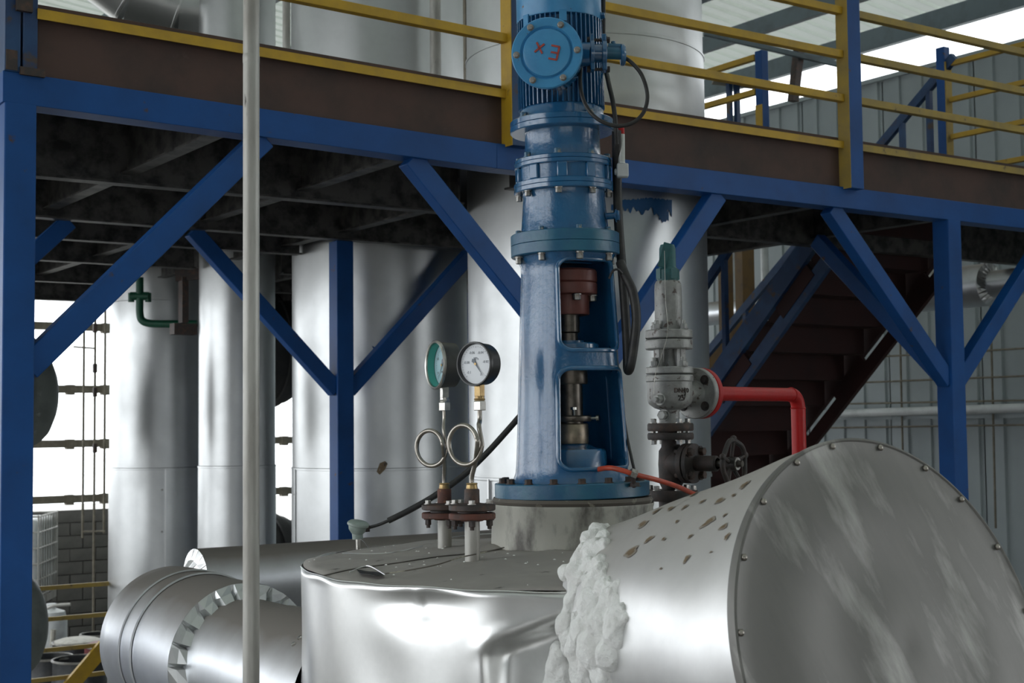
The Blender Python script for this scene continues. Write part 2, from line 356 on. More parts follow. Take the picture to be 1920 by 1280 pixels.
# ================================================================== the raised steel platform
VF = 6.36
PF = empty('steel_platform', (5, VF, 0), 'blue steel platform on braced columns with a rusty edge channel', 'platform')
def bend(mb):
    """the frame rises a little from the second bay towards the corner column"""
    for p in mb.v:
        if p.x < 4.3 and p.z > 4.6 and p.y < 6.6: p.z += .0185*(4.3-p.x)
    return mb
def column(u, v, ztop=4.86, w_=.14):
    return obj('column', bend(MB().box((u, v+w_/2, ztop/2), (w_, w_, ztop))), 'blue', PF, bevel=.006)
for u in (1.735, 4.98, 8.2, 11.4): column(u, VF)
for u in (1.735, 5.02, 8.2): column(u, 9.5)
for v in (12.6, 15.5): column(8.2, v); column(1.735, v)
for a, b in ((1.655, 4.3), (4.3, 12.2)): obj('edge_beam', bend(MB().span(a, b, VF, VF+.14, 4.855, 4.995)), 'blue', PF, bevel=.003)
for a, b in ((1.8, 4.3), (4.3, 12.2)): obj('edge_channel', bend(MB().span(a, b, VF+.035, VF+.055, 4.995, 5.33).span(a, b, VF+.055, VF+.12, 4.996, 5.01)), 'rust', PF)
for a, b in ((1.80, 4.355), (4.49, 7.065), (7.2, 9.755), (9.89, 12.2)):
    obj('edge_strip', bend(MB().span(a, b, VF-.015, VF+.034, 5.285, 5.297).span(a, b, VF-.015, VF-.008, 5.25, 5.297)), 'yellow' if a < 5 else 'yellowdull', PF)
def brace(p, q, m='blue', w_=.09, h=.115):
    return obj('brace', bend(MB().bar(p, q, w_, h)), m, PF, bevel=.005)
BZ0, BZ1 = 3.72, 4.86
def ubrace(u, v, s, L=1.17, z0=BZ0): brace((u+s*.05, v+.07, z0), (u+s*(L+.03), v+.07, BZ1))
ubrace(1.735, VF, 1); ubrace(4.98, VF, -1); ubrace(4.98, VF, 1, .98); ubrace(8.2, VF, -1); ubrace(8.2, VF, 1)
ubrace(1.735, 9.5, 1); ubrace(5.02, 9.5, -1); ubrace(5.02, 9.5, 1)
for u in (8.2,): brace((u, VF+.1, BZ0), (u, VF+1.3, BZ1))
brace((1.735, VF+.1, BZ0), (1.735, VF+1.3, BZ1))
# joists under the deck
TK = {'T4': (5.82, 7.53, .81), 'T3': (5.88, 10.5, .75), 'T2': (5.17, 11.87, .345), 'T1': (5.175, 13.8, .50)}
def free(u, v, m): return all((u-a)**2+(v-b)**2 > (r+m)**2 for a, b, r in TK.values())
def joist_runs(fixed, lo, hi, along):
    runs = []; st = None; k = lo
    while k <= hi+1e-6:
        ok = free(fixed, k, .06) if along == 'v' else free(k, fixed, .06)
        if ok and st is None: st = k
        if (not ok or k+.05 > hi) and st is not None:
            if k-st > .15: runs.append((st, k))
            st = None
        k += .05
    return runs
for u in (1.735, 2.78, 3.9, 5.0, 6.1, 7.2, 8.47):
    for a, b in joist_runs(u, VF+.14, 15.6, 'v'):
        obj('joist', MB().span(u-.045, u+.045, a, b, 4.92, 4.932).span(u-.006, u+.006, a, b, 4.932, 5.24), 'joist', PF)
for v in (7.95, 9.5, 10.5, 11.9, 13.6, 15.55):
    for a, b in joist_runs(v, 1.67, 8.5, 'u'):
        obj('cross_beam', MB().span(a, b, v-.05, v+.05, 4.86, 4.874).span(a, b, v-.006, v+.006, 4.874, 5.24), 'joist', PF)
obj('cross_beam', MB().span(8.5, 12.2, 7.9, 8.0, 4.86, 5.24), 'joist', PF)
# deck plates, cut back round the tanks
def deck_cell(u0, u1, v0, v1):
    cs = [(t, TK[t]) for t in TK if TK[t][0]+TK[t][2] > u0 and TK[t][0]-TK[t][2] < u1 and TK[t][1]+TK[t][2] > v0 and TK[t][1]-TK[t][2] < v1]
    if not cs:
        obj('deck_plate', MB().span(u0+.003, u1-.003, v0+.003, v1-.003, 5.24, 5.25), 'deck', PF); return
    mb = MB(); n = 26; du = (u1-u0)/n; dv = (v1-v0)/n
    for i in range(n):
        for j in range(n):
            if free(u0+(i+.5)*du, v0+(j+.5)*dv, .05): mb.span(u0+i*du, u0+(i+1)*du, v0+j*dv, v0+(j+1)*dv, 5.24, 5.25)
    if mb.v: obj('deck_plate', mb, 'deck', PF)
us = [1.67, 2.78, 3.9, 5.0, 6.1, 7.2, 8.52]; vs_ = [VF+.06, 7.95, 9.5, 10.5, 11.9, 13.6, 15.6]
for i in range(6):
    for j in range(6): deck_cell(us[i], us[i+1], vs_[j], vs_[j+1])
for a, b in ((8.52, 9.7), (9.7, 10.9), (10.9, 12.2)): deck_cell(a, b, VF+.06, 7.95)

# ------------------------------------------------------------------ guard rails on the platform
GR = empty('guard_railing', (5, VF, 5), 'yellow three-bar guard railing along the front edge of the platform', 'railing')
for i, u in enumerate((1.735, 4.42, 7.13, 9.82)):
    if i == 0:
        p = obj('post', bend(MB().span(u-.075, u-.005, VF-.005, VF+.13, 4.995, 6.45).span(u+.005, u+.07, VF-.005, VF+.13, 4.995, 6.45)), 'bluedark', GR, bevel=.004)
        obj('rusty_cap', bend(MB().span(u-.03, u+.04, VF-.03, VF-.004, 5.27, 5.6)), 'rustdark', p)
        obj('weld_scale', bend(MB().span(u-.07, u-.02, VF-.012, VF-.004, 5.0, 5.09).span(u-.01, u+.1, VF-.02, VF-.002, 4.985, 5.02)), 'rustdark', p)
    else:
        p = obj('post', MB().span(u-.06, u+.065, VF-.065, VF+.034, 4.98, 6.40), 'blue' if i > 1 else 'bluedark', GR, bevel=.004)
        obj('painted_side', MB().span(u-.064, u-.06, VF-.066, VF+.034, 4.98, 6.40), 'yellow' if i < 2 else 'yellowdull', p)
for a, b in ((1.81, 4.355), (4.49, 7.065), (7.2, 9.755), (9.89, 12.2)):
    for z in (5.585, 5.88, 6.175):
        obj('rail', bend(MB().span(a, b, VF-.03, VF+.02, z-.025, z+.025)), 'yellow' if a < 5 else 'yellowdull', GR, bevel=.003)
G2 = empty('guard_railing', (8.55, 8.57, 5.25), 'yellow railing with a blue and yellow end post beside the stair opening', 'railing')
p = obj('post', MB().span(8.51, 8.59, 8.54, 8.62, 5.25, 6.62), 'blue', G2, bevel=.004)
obj('painted_side', MB().span(8.505, 8.51, 8.54, 8.62, 5.25, 6.15), 'yellow', p)
for z in (5.9, 6.28, 6.58):
    obj('rail', MB().span(8.52, 8.57, 8.64, 12.5, z-.025, z+.025), 'yellow', G2, bevel=.003)
G3 = empty('guard_railing', (10.2, 7.2, 5.25), 'yellow railing with a tall dark blue post by the cladding wall', 'railing')
p = obj('post', MB().span(10.12, 10.20, 7.91, 8.0, 4.9, 6.74), 'blue', G3, bevel=.004)
obj('painted_side', MB().span(10.12, 10.204, 7.9, 7.91, 5.5, 6.6), 'yellowdull', p)
for z in (5.62, 5.93, 6.26, 6.58): obj('rail', MB().span(10.14, 10.19, 6.5, 7.885, z-.022, z+.022), 'yellow', G3, bevel=.003)

# ------------------------------------------------------------------ the stair down from the platform
ST = empty('staircase', (9.3, 10, 0), 'dark red steel staircase with blue stringers descending behind the platform', 'stairs')
SLO = .93; SV0, SZ0 = 7.85, 5.12
def sp(u, v, dz=0): return V((u, v, SZ0-(v-SV0)*SLO+dz))
vend = SV0+SZ0/SLO
for u in (8.56, 10.1):
    obj('stringer', MB().bar(sp(u, SV0), sp(u, vend, .05), .05, .17), 'bluedark' if u < 9 else 'stair', ST)  # left stringers use a darker blue for the shade under the deck
    obj('lower_stringer', MB().bar(sp(u+(.04 if u < 9 else -.04), SV0, -.30), sp(u+(.04 if u < 9 else -.04), vend-.35, -.30), .045, .12), 'bluedark' if u < 9 else 'stair', ST)
nst = 22; dv = (vend-SV0)/nst
for i in range(nst):
    v = SV0+i*dv; z = SZ0-(i+.5)*dv*SLO
    obj('tread', MB().span(8.60, 10.06, v, v+dv+.02, z-.012, z).span(8.60, 10.06, v, v+.012, z, z+dv*SLO-.012), 'stair', ST)
    if i % 3 == 1:
        for u in (8.59, 10.07): obj('cleat', MB().bar(sp(u, v, -.19), sp(u, v+.36, -.19), .04, .14), 'stair', ST)
HR = empty('stair_handrail', (9.3, 10, 1), 'dark blue sloping handrails with uprights on the staircase', 'handrail')
for u in (8.56, 10.13):
    if u > 9:
        ha, hb = at(1790, 106, u=10.16), at(1655, 268, u=10.16); hs = (hb.z-ha.z)/(hb.y-ha.y); vl = vend-.5
    else:
        ha = sp(u, SV0+1.0, .95); hs = -SLO; vl = vend-.4
    obj('handrail_bar', MB().bar(ha, (ha.x, vl, ha.z+hs*(vl-ha.y)), .05, .08), 'bluedark', HR)
    for v in ([at(1743, 220, u=10.16).y, at(1692, 250, u=10.16).y] if u > 9 else [ha.y+.25])+[SV0+1.9+k*.75 for k in range(4)]:
        obj('upright', MB().bar((ha.x, v, SZ0-(v-SV0)*SLO+.05), (ha.x, v, ha.z+hs*(v-ha.y)-.02), .045, .045, up=(1, 0, 0)), 'bluedark', HR)

# yellow posts and sloping brace seen behind the blue drive, under the deck edge
YF = empty('yellow_support_frame', (8.5, 9.9, 0), 'shade-darkened yellow support posts with a sloping brace behind the stairs', 'frame')
a = at(1362, 600, D=15.9); b = at(1398, 600, D=15.5)
obj('post', MB().span(a.x-.06, a.x+.06, a.y-.06, a.y+.06, 0, 5.5), 'yellowshade', YF)
obj('post', MB().span(b.x-.09, b.x+.09, b.y-.06, b.y+.06, 0, 5.5), 'yellowshade', YF)
obj('brace', MB().bar(at(1320, 700, D=15.7), at(1400, 588, D=15.4), .09, .11), 'yellowshade', YF)

# ------------------------------------------------------------------ insulated tanks
def tank(key, z1, label, seams, m='aludull', vs=()):
    u, v, r = TK[key]
    t = empty('insulated_tank', (u, v, 0), label, 'tank')
    zs = [0]+list(seams)+[z1]
    for i in range(len(zs)-1):
        a, b = zs[i], zs[i+1]; rr = r if i % 2 == 0 else r-.006
        k = max(2, int((b-a)/.5)); pr = [(rr, a+(b-a)*j/k) for j in range(k+1)]
        if i == len(zs)-2: pr += [(rr*.6, z1+.05), (0, z1+.06)]
        obj('cladding_sheet', MB().lathe(pr, (u, v, 0), seg=72), m, t)
    for z in seams: obj('seam_band', MB().lathe([(r-.004, z-.012), (r+.004, z-.008), (r+.004, z+.008), (r-.004, z+.012)], (u, v, 0), seg=72), 'aludull', t)
    for px, za, zb in vs:
        # standing seam where a ray through this picture column meets the shell
        d = ray(px, 700); d = V((d.x, d.y)); d.normalize(); o = V((-u, -v)); bq = o.dot(d); disc = bq*bq-(o.dot(o)-r*r)
        if disc < 0: continue
        q = d*(-bq-sqrt(disc)); nrm = (q-V((u, v))).normalized()
        obj('standing_seam', MB().bar((q.x+nrm.x*.003, q.y+nrm.y*.003, za), (q.x+nrm.x*.003, q.y+nrm.y*.003, zb), .014, .012, up=(nrm.x, nrm.y, 0)), 'alu', t)
        for k in range(7):
            z = za+(zb-za)*(k+.5)/7
            obj('rivet', MB().lathe([(.01, 0), (.008, .006), (0, .008)], (q.x+nrm.x*.004+.03*nrm.y, q.y+nrm.y*.004-.03*nrm.x, z), (nrm.x, nrm.y, 0), 8), 'bolt', t)
    return t
t4 = tank('T4', 8.4, 'widest pale insulated tank standing right behind the blue drive', (1.55, 3.1, 5.9, 6.55), vs=((915, .2, 3.1),))
t3 = tank('T3', 8.3, 'grey insulated tank behind the pressure gauges with a rust-streaked hole', (3.1, 6.0, 7.5), vs=((554, .2, 3.1),))
t2 = tank('T2', 8.3, 'narrow bright insulated tank beside the foreground pipe', (3.1, 5.9))
t1 = tank('T1', 8.2, 'bright insulated tank with a dented vertical seam and green pipe', (3.05, 4.72), vs=((311, .2, 3.05),))
def onshell(key, px, py, off=.002):
    u, v, r = TK[key]; d = ray(px, py); h = V((d.x, d.y)); k = h.length; h.normalize(); o = V((-u, -v)); bq = o.dot(h); s = -bq-sqrt(max(0, bq*bq-(o.dot(o)-(r+off)**2)))
    p = EYE+d*(s/k); return p, V((p.x-u, p.y-v, 0)).normalized()
# rust-stained hole, blue smears and daubs of paint on the shells
def patch(parent, key, pts, m, name, off=.004):
    P = []; c = V((sum(p[0] for p in pts)/len(pts), sum(p[1] for p in pts)/len(pts)))
    rows = []
    for k in (1, .66, .33):
        rows.append([onshell(key, c.x+(x-c.x)*k, c.y+(y-c.y)*k, off)[0] for x, y in pts])
    mb = MB(); n = len(pts); vs = sum(rows, [])+[onshell(key, c.x, c.y, off)[0]]
    fs = [(j*n+i, j*n+(i+1) % n, (j+1)*n+(i+1) % n, (j+1)*n+i) for j in range(2) for i in range(n)]+[(2*n+i, 2*n+(i+1) % n, 3*n) for i in range(n)]
    mb.add(vs, fs); return obj(name, mb, m, parent)
patch(t3, 'T3', [(706, 884), (712, 868), (722, 864), (727, 869), (722, 880), (712, 890)], 'stain', 'rust_streak')
patch(t3, 'T3', [(719, 868), (724, 865), (726, 870), (721, 874)], 'black', 'hole')
patch(t3, 'T3', [(697, 648), (702, 650), (707, 659), (703, 660)], 'bluedark', 'paint_daub')
patch(t3, 'T3', [(700, 680), (704, 679), (703, 689), (699, 688)], 'bluedark', 'paint_daub')
sm = [(1150, 388), (1165, 380), (1182, 374), (1200, 372), (1222, 370), (1245, 372), (1262, 380), (1258, 386), (1264, 392), (1248, 402), (1252, 412), (1240, 408), (1228, 398), (1208, 401), (1190, 399), (1172, 391), (1152, 394)]
def strips(parent, key, tops, m):
    """a brushed smear: a band between an upper and a lower ragged edge"""
    mb = MB(); V0 = []; F0 = []
    for i, (x, a, b) in enumerate(tops): V0 += [onshell(key, x, a, .004)[0], onshell(key, x, (a+b)/2, .004)[0], onshell(key, x, b, .004)[0]]
    for i in range(len(tops)-1):
        for j in (0, 1): F0.append((3*i+j, 3*i+j+1, 3*i+j+4, 3*i+j+3))
    mb.add(V0, F0); obj('paint_smear', mb, m, parent)
random.seed(11)
strips(t4, 'T4', [(x, 371+5*abs(x-1215)/60+random.uniform(-1.5, 1.5)+(6 if x < 1165 else 0), 396+5*sin(x*.21)+3*sin(x*.57)+random.uniform(-1.5, 1.5)-(7 if x < 1180 else 0)+(3 if x > 1225 else 0)) for x in range(1146, 1262, 2)], 'bluesmear')
strips(t4, 'T4', [(x, 396+random.uniform(-3, 3), 412+random.uniform(-4, 6)) for x in range(1236, 1256, 3)], 'bluesmear')

# pipework on the far tank
GP = empty('green_pipe', tuple(at(262, 600, D=13.2)), 'dark green pipe with a small valve against the tank under the platform', 'pipe')
D = 13.25
obj('pipe', MB().tube(spline([at(262, 520, D=D), at(262, 560, D=D), at(262, 586, D=D), at(266, 600, D=D), at(280, 606, D=D), at(310, 607, D=D), at(370, 607, D=D)], 40), .036, 12), 'green', GP)
vb = obj('valve_body', MB().cyl(at(245, 555, D=D), at(279, 555, D=D), .04, 14), 'green', GP)
for x in (246, 278): obj('valve_handle', MB().cyl(at(x, 549, D=D), at(x, 566, D=D), .03, 10), 'green', vb)
BR = empty('pipe_bracket', tuple(at(345, 600, D=13.0)), 'rusty dark bracket hanging from the platform beside the green pipe', 'bracket')
obj('hanger', MB().bar(at(344, 520, D=12.9), at(344, 605, D=12.9), .1, .06, up=(1, 0, 0)), 'rustdark', BR)
obj('shoe', MB().box(at(344, 617, D=12.9), (.22, .12, .1)), 'rustdark', BR)
obj('arm', MB().bar(at(330, 517, D=12.9), at(408, 510, D=12.9), .07, .1), 'rustdark', BR)
# wires and pipes along the cladding wall
def wallpipe(name, x0, y0, x1, y1, u, r, m, label, cat, seg=12, **k):
    o = obj(name, MB().tube([at(x0, y0, u=u), at(x1, y1, u=u)], r, seg), m); tag(o, label, cat, **k); return o
wallpipe('wall_pipe', 1560, 776, 1935, 764, 12.8, .05, 'whitepipe', 'white painted pipe running level along the cladding wall', 'pipe')
for i, (x0, y0, x1, y1, what) in enumerate(((1590, 718, 1935, 704, 'just above the wide white pipe, third wire down'), (1660, 668, 1935, 652, 'topmost of the wires behind the blue column'), (1580, 757, 1935, 750, 'touching the top of the white pipe'), (1540, 802, 1935, 796, 'lowest, under the white pipe'))):
    wallpipe('wall_wire', x0, y0, x1, y1, 12.84, .012, 'girt', 'thin dark wire on the cladding wall, '+what, 'wire', 6)
for x in (1686, 1857):
    wallpipe('wall_wire', x, 560, x+10, 990, 12.86, .013, 'girt', 'thin dark vertical wire on the wall '+('between the stair and the blue column' if x < 1700 else 'beyond the blue column'), 'wire', 6)
o = obj('insulated_pipe', MB().tube([at(1300, 592, u=12.3), at(1420, 578, u=12.3), at(1560, 556, u=12.3)], .15, 24), 'pipedust'); tag(o, 'shiny insulated pipe crossing behind the stair handrail', 'pipe')
for x, wd in ((1376, .06), (1435, .05)):
    o = obj('vertical_pipe', MB().tube([at(x, 560, u=12.5)+Z*1.5, V((at(x, 560, u=12.5).x, at(x, 560, u=12.5).y, .3))], wd, 12), 'whitepipe')
    tag(o, 'pale vertical pipe on the cladding wall seen '+('left of the yellow post' if x < 1400 else 'through the stair handrail'), 'pipe')
# crimped collar and pipe by the right column
def collar(mb, c, ax, r0, r1, seg=46, amp=.012):
    """pleated end ring between two pipe sizes"""
    ax = V(ax).normalized(); e1 = ax.cross(Z).normalized(); e2 = ax.cross(e1); n = seg*3; vs = []
    for j, r in enumerate((r0, (r0+r1)/2, r1)):
        for i in range(n):
            ph = (0, .66, .84)[i % 3]; a = 2*pi*(i//3+ph+.05*sin(i*1.7))/seg; k = (.25*amp, amp, -1.2*amp)[i % 3]*(0, .8, 1.5)[j]
            vs.append(V(c)+(e1*cos(a)+e2*sin(a))*r+ax*(k+(.0, .012, .03)[j]))
    fs = [(j*n+i, j*n+(i+1) % n, (j+1)*n+(i+1) % n, (j+1)*n+i) for j in range(2) for i in range(n)]
    return mb.add(vs, fs)
c0 = at(1856, 533, D=13.0); ax = V((0, -1, 0))
IP = empty('insulated_pipe', tuple(c0), 'insulated pipe stepping down through a pleated collar beside the blue column', 'pipe')
obj('wide_section', MB().lathe([(.20, -1.2), (.20, 0)], c0, ax, 40), 'pipedust', IP)
obj('pleated_collar', collar(MB(), c0, ax, .20, .125, 22, .012), 'alu', IP, smooth=0)
obj('narrow_section', MB().lathe([(.125, 0), (.125, .55), (.131, .55), (.131, 2.2), (0, 2.2)], c0, ax, 36), 'pipedust', IP)

# ================================================================== left bay: openings, totes, drums, rails
# thin pipes in front of the back wall
for i, (x, y0, y1, what) in enumerate(((158, 610, 1008, 'nearest the blue column'), (179, 600, 1052, 'middle one of the three, with clamps'), (198, 545, 1000, 'nearest the bright tank'))):
    a = at(x, y0-30, D=19.0); b = at(x-4, y1, D=19.0)
    o = empty('thin_riser_pipe', (a.x, a.y, 0), 'thin rusty vertical pipe before the bright opening, '+what, 'pipe')
    obj('pipe', MB().tube([V((a.x, a.y, 5.2)), V((a.x, a.y, b.z if i != 1 else 0.1))], .018, 8), 'girt', o)
    if i == 1:
        for y in (615, 690, 735, 840): obj('clamp', MB().box(at(x-1, y, D=19.0), (.05, .05, .12)), 'rustdark', o)
        obj('cross_bar', MB().bar(at(138, 650, D=19.0), at(178, 653, D=19.0), .025, .025), 'girt', o)
        obj('cross_bar', MB().bar(at(156, 996, D=18.98), at(197, 995, D=18.98), .02, .02), 'girt', o)
def dished(px, py, D, r, L, m, label, nb=16):
    c = at(px, py, D=D); t = empty('pressure_vessel', (c.x, c.y, 0), label, 'vessel')
    ax = V((1, 0, 0))
    prof_ = [(r, -L), (r, 0), (r*.985, .05), (r*.93, .11), (r*.8, .17), (r*.55, .225), (r*.25, .25), (0, .255)]
    obj('shell', MB().lathe([(0, -L)]+prof_[:2], c, ax, 48), m, t); obj('dished_end', MB().lathe(prof_[1:], c, ax, 48), m, t)
    nm = shared('bolt', MB().hexnut((0, 0, 0), Z, .02, .03), 'darkhead')
    obj('rim_flange', MB().lathe([(r, -.14), (r*1.06, -.14), (r*1.06, -.06), (r, -.06)], c, ax, 48), m, t)
    for k in range(nb):
        a = 2*pi*k/nb; inst('bolt', nm, t, frame((.0+.06*0, r*.96*cos(a), c.z+r*.96*sin(a)), (1, cos(a)*.6, sin(a)*.6)))
    return t
v1 = dished(44, 740, 12.0, .45, 1.6, 'darkhead', 'grey green vessel end with bolts behind the blue column, upper of two')
obj('top_lug', MB().tube([at(64, 665, D=12), at(66, 646, D=12), at(58, 640, D=12), at(36, 640, D=12)], .05, 10), 'rustdark', v1)
v2 = dished(24, 1170, 12.0, .45, 1.5, 'darkhead', 'dark vessel end with bolts behind the blue column, lower of two')
v3 = dished(520, 655, 17.0, .66, 1.2, 'blackhead', 'black rounded vessel end high between the two pale tanks', 0)
v4 = dished(520, 1060, 17.0, .60, 1.2, 'blackhead', 'black rounded vessel end low between the two pale tanks', 0)
# plastic tote in a wire cage
c = at(72, 1000, D=19.6); yaw = rad(-6); sd = Fh*cos(yaw)+Rh*sin(yaw); fd = Rh*cos(yaw)-Fh*sin(yaw)
zb = 1.12; zt = 2.26
TO = empty('bulk_tote', (c.x, c.y, zb), 'white plastic tote in a wire cage against the block wall', 'tote')
org = V((c.x, c.y, 0))
def tp(a, b, z): return org-fd*a+sd*b+Z*z       # a to the left of the near corner, b away from it
tk_ = MB().box(tp(.5, .6, (zb+zt)/2), (.94, 1.12, zt-zb-.12), (fd, sd, Z)); obj('tank', tk_, 'white', TO, bevel=.06)
obj('screw_lid', MB().cyl(tp(.35, .4, zt-.06), tp(.35, .4, zt+.02), .12, 20), 'white', TO)
for i in range(6):
    z = zb+.03+i*(zt-zb-.05)/5
    obj('cage_ring', MB().tube([tp(0, 0, z), tp(1, 0, z), tp(1, 1.2, z), tp(0, 1.2, z)], .014, 6, closed=True), 'galv', TO)
for i in range(9): obj('cage_bar', MB().tube([tp(0, i*.15, zb), tp(0, i*.15, zt)], .012, 6), 'galv', TO)
for i in range(1, 8): obj('cage_bar', MB().tube([tp(i*.14, 0, zb), tp(i*.14, 0, zt)], .012, 6), 'galv', TO)
t5 = empty('bulk_tote', (c.x, c.y, 0), 'grimy lower tote under the white caged tote', 'tote')
obj('pallet', MB().box(tp(.5, .6, 1.06), (1.0, 1.2, .1), (fd, sd, Z)), 'galv', t5)
obj('tank', MB().box(tp(.5, .6, .56), (.94, 1.12, .88), (fd, sd, Z)), 'block', t5, bevel=.06)
obj('base', MB().box(tp(.5, .6, .06), (1.0, 1.2, .12), (fd, sd, Z)), 'girt', t5)
# drums
def drum(px, py, D, r, z1, m, label, lid=None, red=False):
    q = at(px, py, D=D); t = empty('steel_drum', (q.x, q.y, 0), label, 'drum', 'drums on the floor of the left bay')
    pr = [(0, 0), (r, 0)]
    for k in range(1, 4): z = z1*k/4; pr += [(r, z-.03), (r+.012, z), (r, z+.03)]
    pr += [(r, z1), (r+.012, z1+.005), (r+.012, z1+.02), (r-.006, z1+.02), (r-.006, z1-.05)]
    if not lid: pr += [(r-.01, z1-.5), (0, z1-.5)]
    obj('body', MB().lathe(pr, (q.x, q.y, 0), seg=36), m, t)
    obj('rim', MB().lathe([(r+.012, z1), (r+.016, z1+.012), (r+.004, z1+.024), (r-.008, z1+.014)], (q.x, q.y, 0), seg=36), 'galv', t)
    if lid: obj('lid', MB().lathe([(r-.008, z1-.02), (r-.02, z1+.03), (r*.7, z1+.05), (0, z1+.055)], (q.x, q.y, 0), seg=36), lid, t)
    return t
drum(146, 1197, 17.0, .29, .90, 'drumblack', 'black drum with a dirty white lid before the block wall', 'lid')
drum(150, 1240, 15.6, .29, .92, 'drumblack', 'open black drum nearest the yellow sloping brace')
drum(92, 1233, 15.9, .25, .90, 'drumblack', 'open black drum half hidden by the dark vessel end')
drum(204, 1210, 16.4, .27, .95, 'drumred', 'dark red drum behind the end of the big dusty duct', 'drumred')
drum(182, 1222, 17.6, .2, .90, 'drumblack', 'small open drum squeezed between the lidded drum and brace')
q = at(96, 1165, D=18.2)
WJ = empty('plastic_barrel', (q.x, q.y, 0), 'tall white plastic barrel with a bent tap by the tote', 'barrel')
obj('body', MB().lathe([(0, 0), (.19, 0), (.2, .1), (.2, 1.0), (.17, 1.12), (.06, 1.16), (.06, 1.22), (0, 1.22)], (q.x, q.y, 0), seg=28), 'white', WJ)
tp_ = obj('tap', MB().tube(spline([at(90, 1140, D=17.95), at(98, 1136, D=17.9), at(112, 1134, D=17.9), at(132, 1133, D=17.9)], 16), .02, 8), 'galv', WJ)
obj('spout', MB().tube([at(100, 1180, D=17.95), at(98, 1210, D=17.95)], .035, 8), 'lid', WJ)
# yellow rails of the lower walkway
RL = empty('walkway_railing', tuple(V((at(142, 1098, D=13.9).x, at(142, 1098, D=13.9).y, 0))), 'yellow railing of the lower walkway with a sloping stringer', 'railing')
vR = at(142, 1098, D=13.9).y
for y in (1098, 1156, 1213, 1267):
    p = at(142, y, v=vR)
    obj('rail', MB().span(p.x-1.1, p.x+.75, vR-.02, vR+.02, p.z-.02, p.z+.02), 'yellowdull', RL)
obj('post', MB().span(p.x-.9, p.x-.84, vR-.03, vR+.03, .0, 1.95), 'yellowdull', RL); obj('post', MB().span(p.x+.7, p.x+.76, vR-.03, vR+.03, 0, 1.95), 'yellowdull', RL)
obj('stringer', MB().bar(at(120, 1300, v=vR-.08), at(196, 1210, v=vR-.08), .05, .14), 'yellow', RL)

# ------------------------------------------------------------------ the big dusty duct and its branches
AU = 2.38; c1 = at(455, 1240, D=5.8); AU = c1.x; zc = c1.z
DU = empty('insulated_duct', (AU, 5.8, zc), 'fat dusty insulated duct with a pleated collar in front of the bright tanks', 'duct')
y1 = c1.y
obj('wide_section', MB().lathe([(.318, 0), (.318, .42), (.323, .425), (.323, .55), (.327, .555), (.327, .72), (.325, .80), (.30, .84), (0, .845)], (AU, y1, zc), (0, 1, 0), 72), 'pipedust', DU)
obj('seam_band', MB().lathe([(.321, .41), (.328, .414), (.328, .426), (.321, .43)], (AU, y1, zc), (0, 1, 0), 72), 'pipedust', DU)
obj('seam_band', MB().lathe([(.325, .543), (.331, .547), (.331, .559), (.325, .563)], (AU, y1, zc), (0, 1, 0), 72), 'pipedust', DU)
obj('pleated_collar', collar(MB(), (AU, y1, zc), (0, -1, 0), .318, .258, 23, .013), 'aludull', DU, smooth=0)
obj('narrow_section', MB().lathe([(.258, -.03), (.258, .38), (.264, .38), (.264, 1.0)], (AU, y1, zc), (0, -1, 0), 72), 'pipedust', DU)
sme = shared('screw', MB().lathe([(.009, 0), (.008, .006), (0, .008)], (0, 0, 0), Z, 8), 'steel')
for px, py in ((562, 1196), (551, 1208)):
    d = ray(px, py); s = 5.0/d.dot(Fh)
    # where the ray meets the pipe
    ox, oz = -AU, 3.45-zc; A = d.x*d.x+d.z*d.z; Bq = ox*d.x+oz*d.z; Cq = ox*ox+oz*oz-.264**2; t = (-Bq-sqrt(max(0, Bq*Bq-A*Cq)))/A
    p = EYE+d*t; inst('screw', sme, DU, frame(p-V((AU, 5.8, zc)), (p.x-AU, 0, p.z-zc)))
c2 = at(366, 1092, D=6.95)
BP = empty('insulated_pipe', tuple(c2), 'dark dusty insulated pipe lying behind the fat duct', 'pipe')
obj('pleated_collar', collar(MB(), c2, (-1, 0, 0), .165, .06, 18, .012), 'alu', BP, smooth=0)
obj('pipe', MB().lathe([(.165, 0), (.165, .9), (.168, .9), (.168, 2.2)], c2, (1, 0, 0), 48), 'pipedust', BP)

# ------------------------------------------------------------------ ducts above the deck
DA = empty('elbow_duct', tuple(at(340, 30, D=13)), 'segmented sheet metal duct bending above the platform', 'duct')
pts = [(175, -75), (255, -15), (335, 16), (410, 24), (480, 18)]
for i in range(4):
    a = at(*pts[i], D=12.6+.12*i); b = at(*pts[i+1], D=12.6+.12*(i+1)); obj('duct_segment', MB().lathe([(.33, -.02), (.33, (b-a).length+.02)], a, b-a, 36), 'aludull', DA)
    obj('lock_seam', MB().lathe([(.33, -.012), (.337, -.008), (.337, .008), (.33, .012)], b, b-a, 36), 'alu', DA)
for x, r, y1_, D_, m, what in ((537, .028, 76, 9.9, 'galv', 'left of the pale tanks, near the foreground pipe'), (816, .045, 140, 11.2, 'galv', 'before the middle of the pale tank above the deck')):
    p = at(x, 40, D=D_)
    o = obj('vertical_pipe', MB().tube([V((p.x, p.y, 5.25)), V((p.x, p.y, roof_z(p.x)))], r, 14), m); tag(o, 'thin grey pipe on the deck '+what, 'pipe')
p = at(876, 60, D=10.0)
o = empty('slotted_angle', (p.x, p.y, 5.252), 'slotted dark strip upright between the two pale tanks', 'strip')
obj('strip', MB().box((p.x, p.y, 6.7), (.05, .03, 2.9)), 'girt', o)
for k in range(22): obj('slot', MB().box((p.x-.006, p.y-.017, 5.4+k*.1), (.02, .006, .045)), 'white', o)
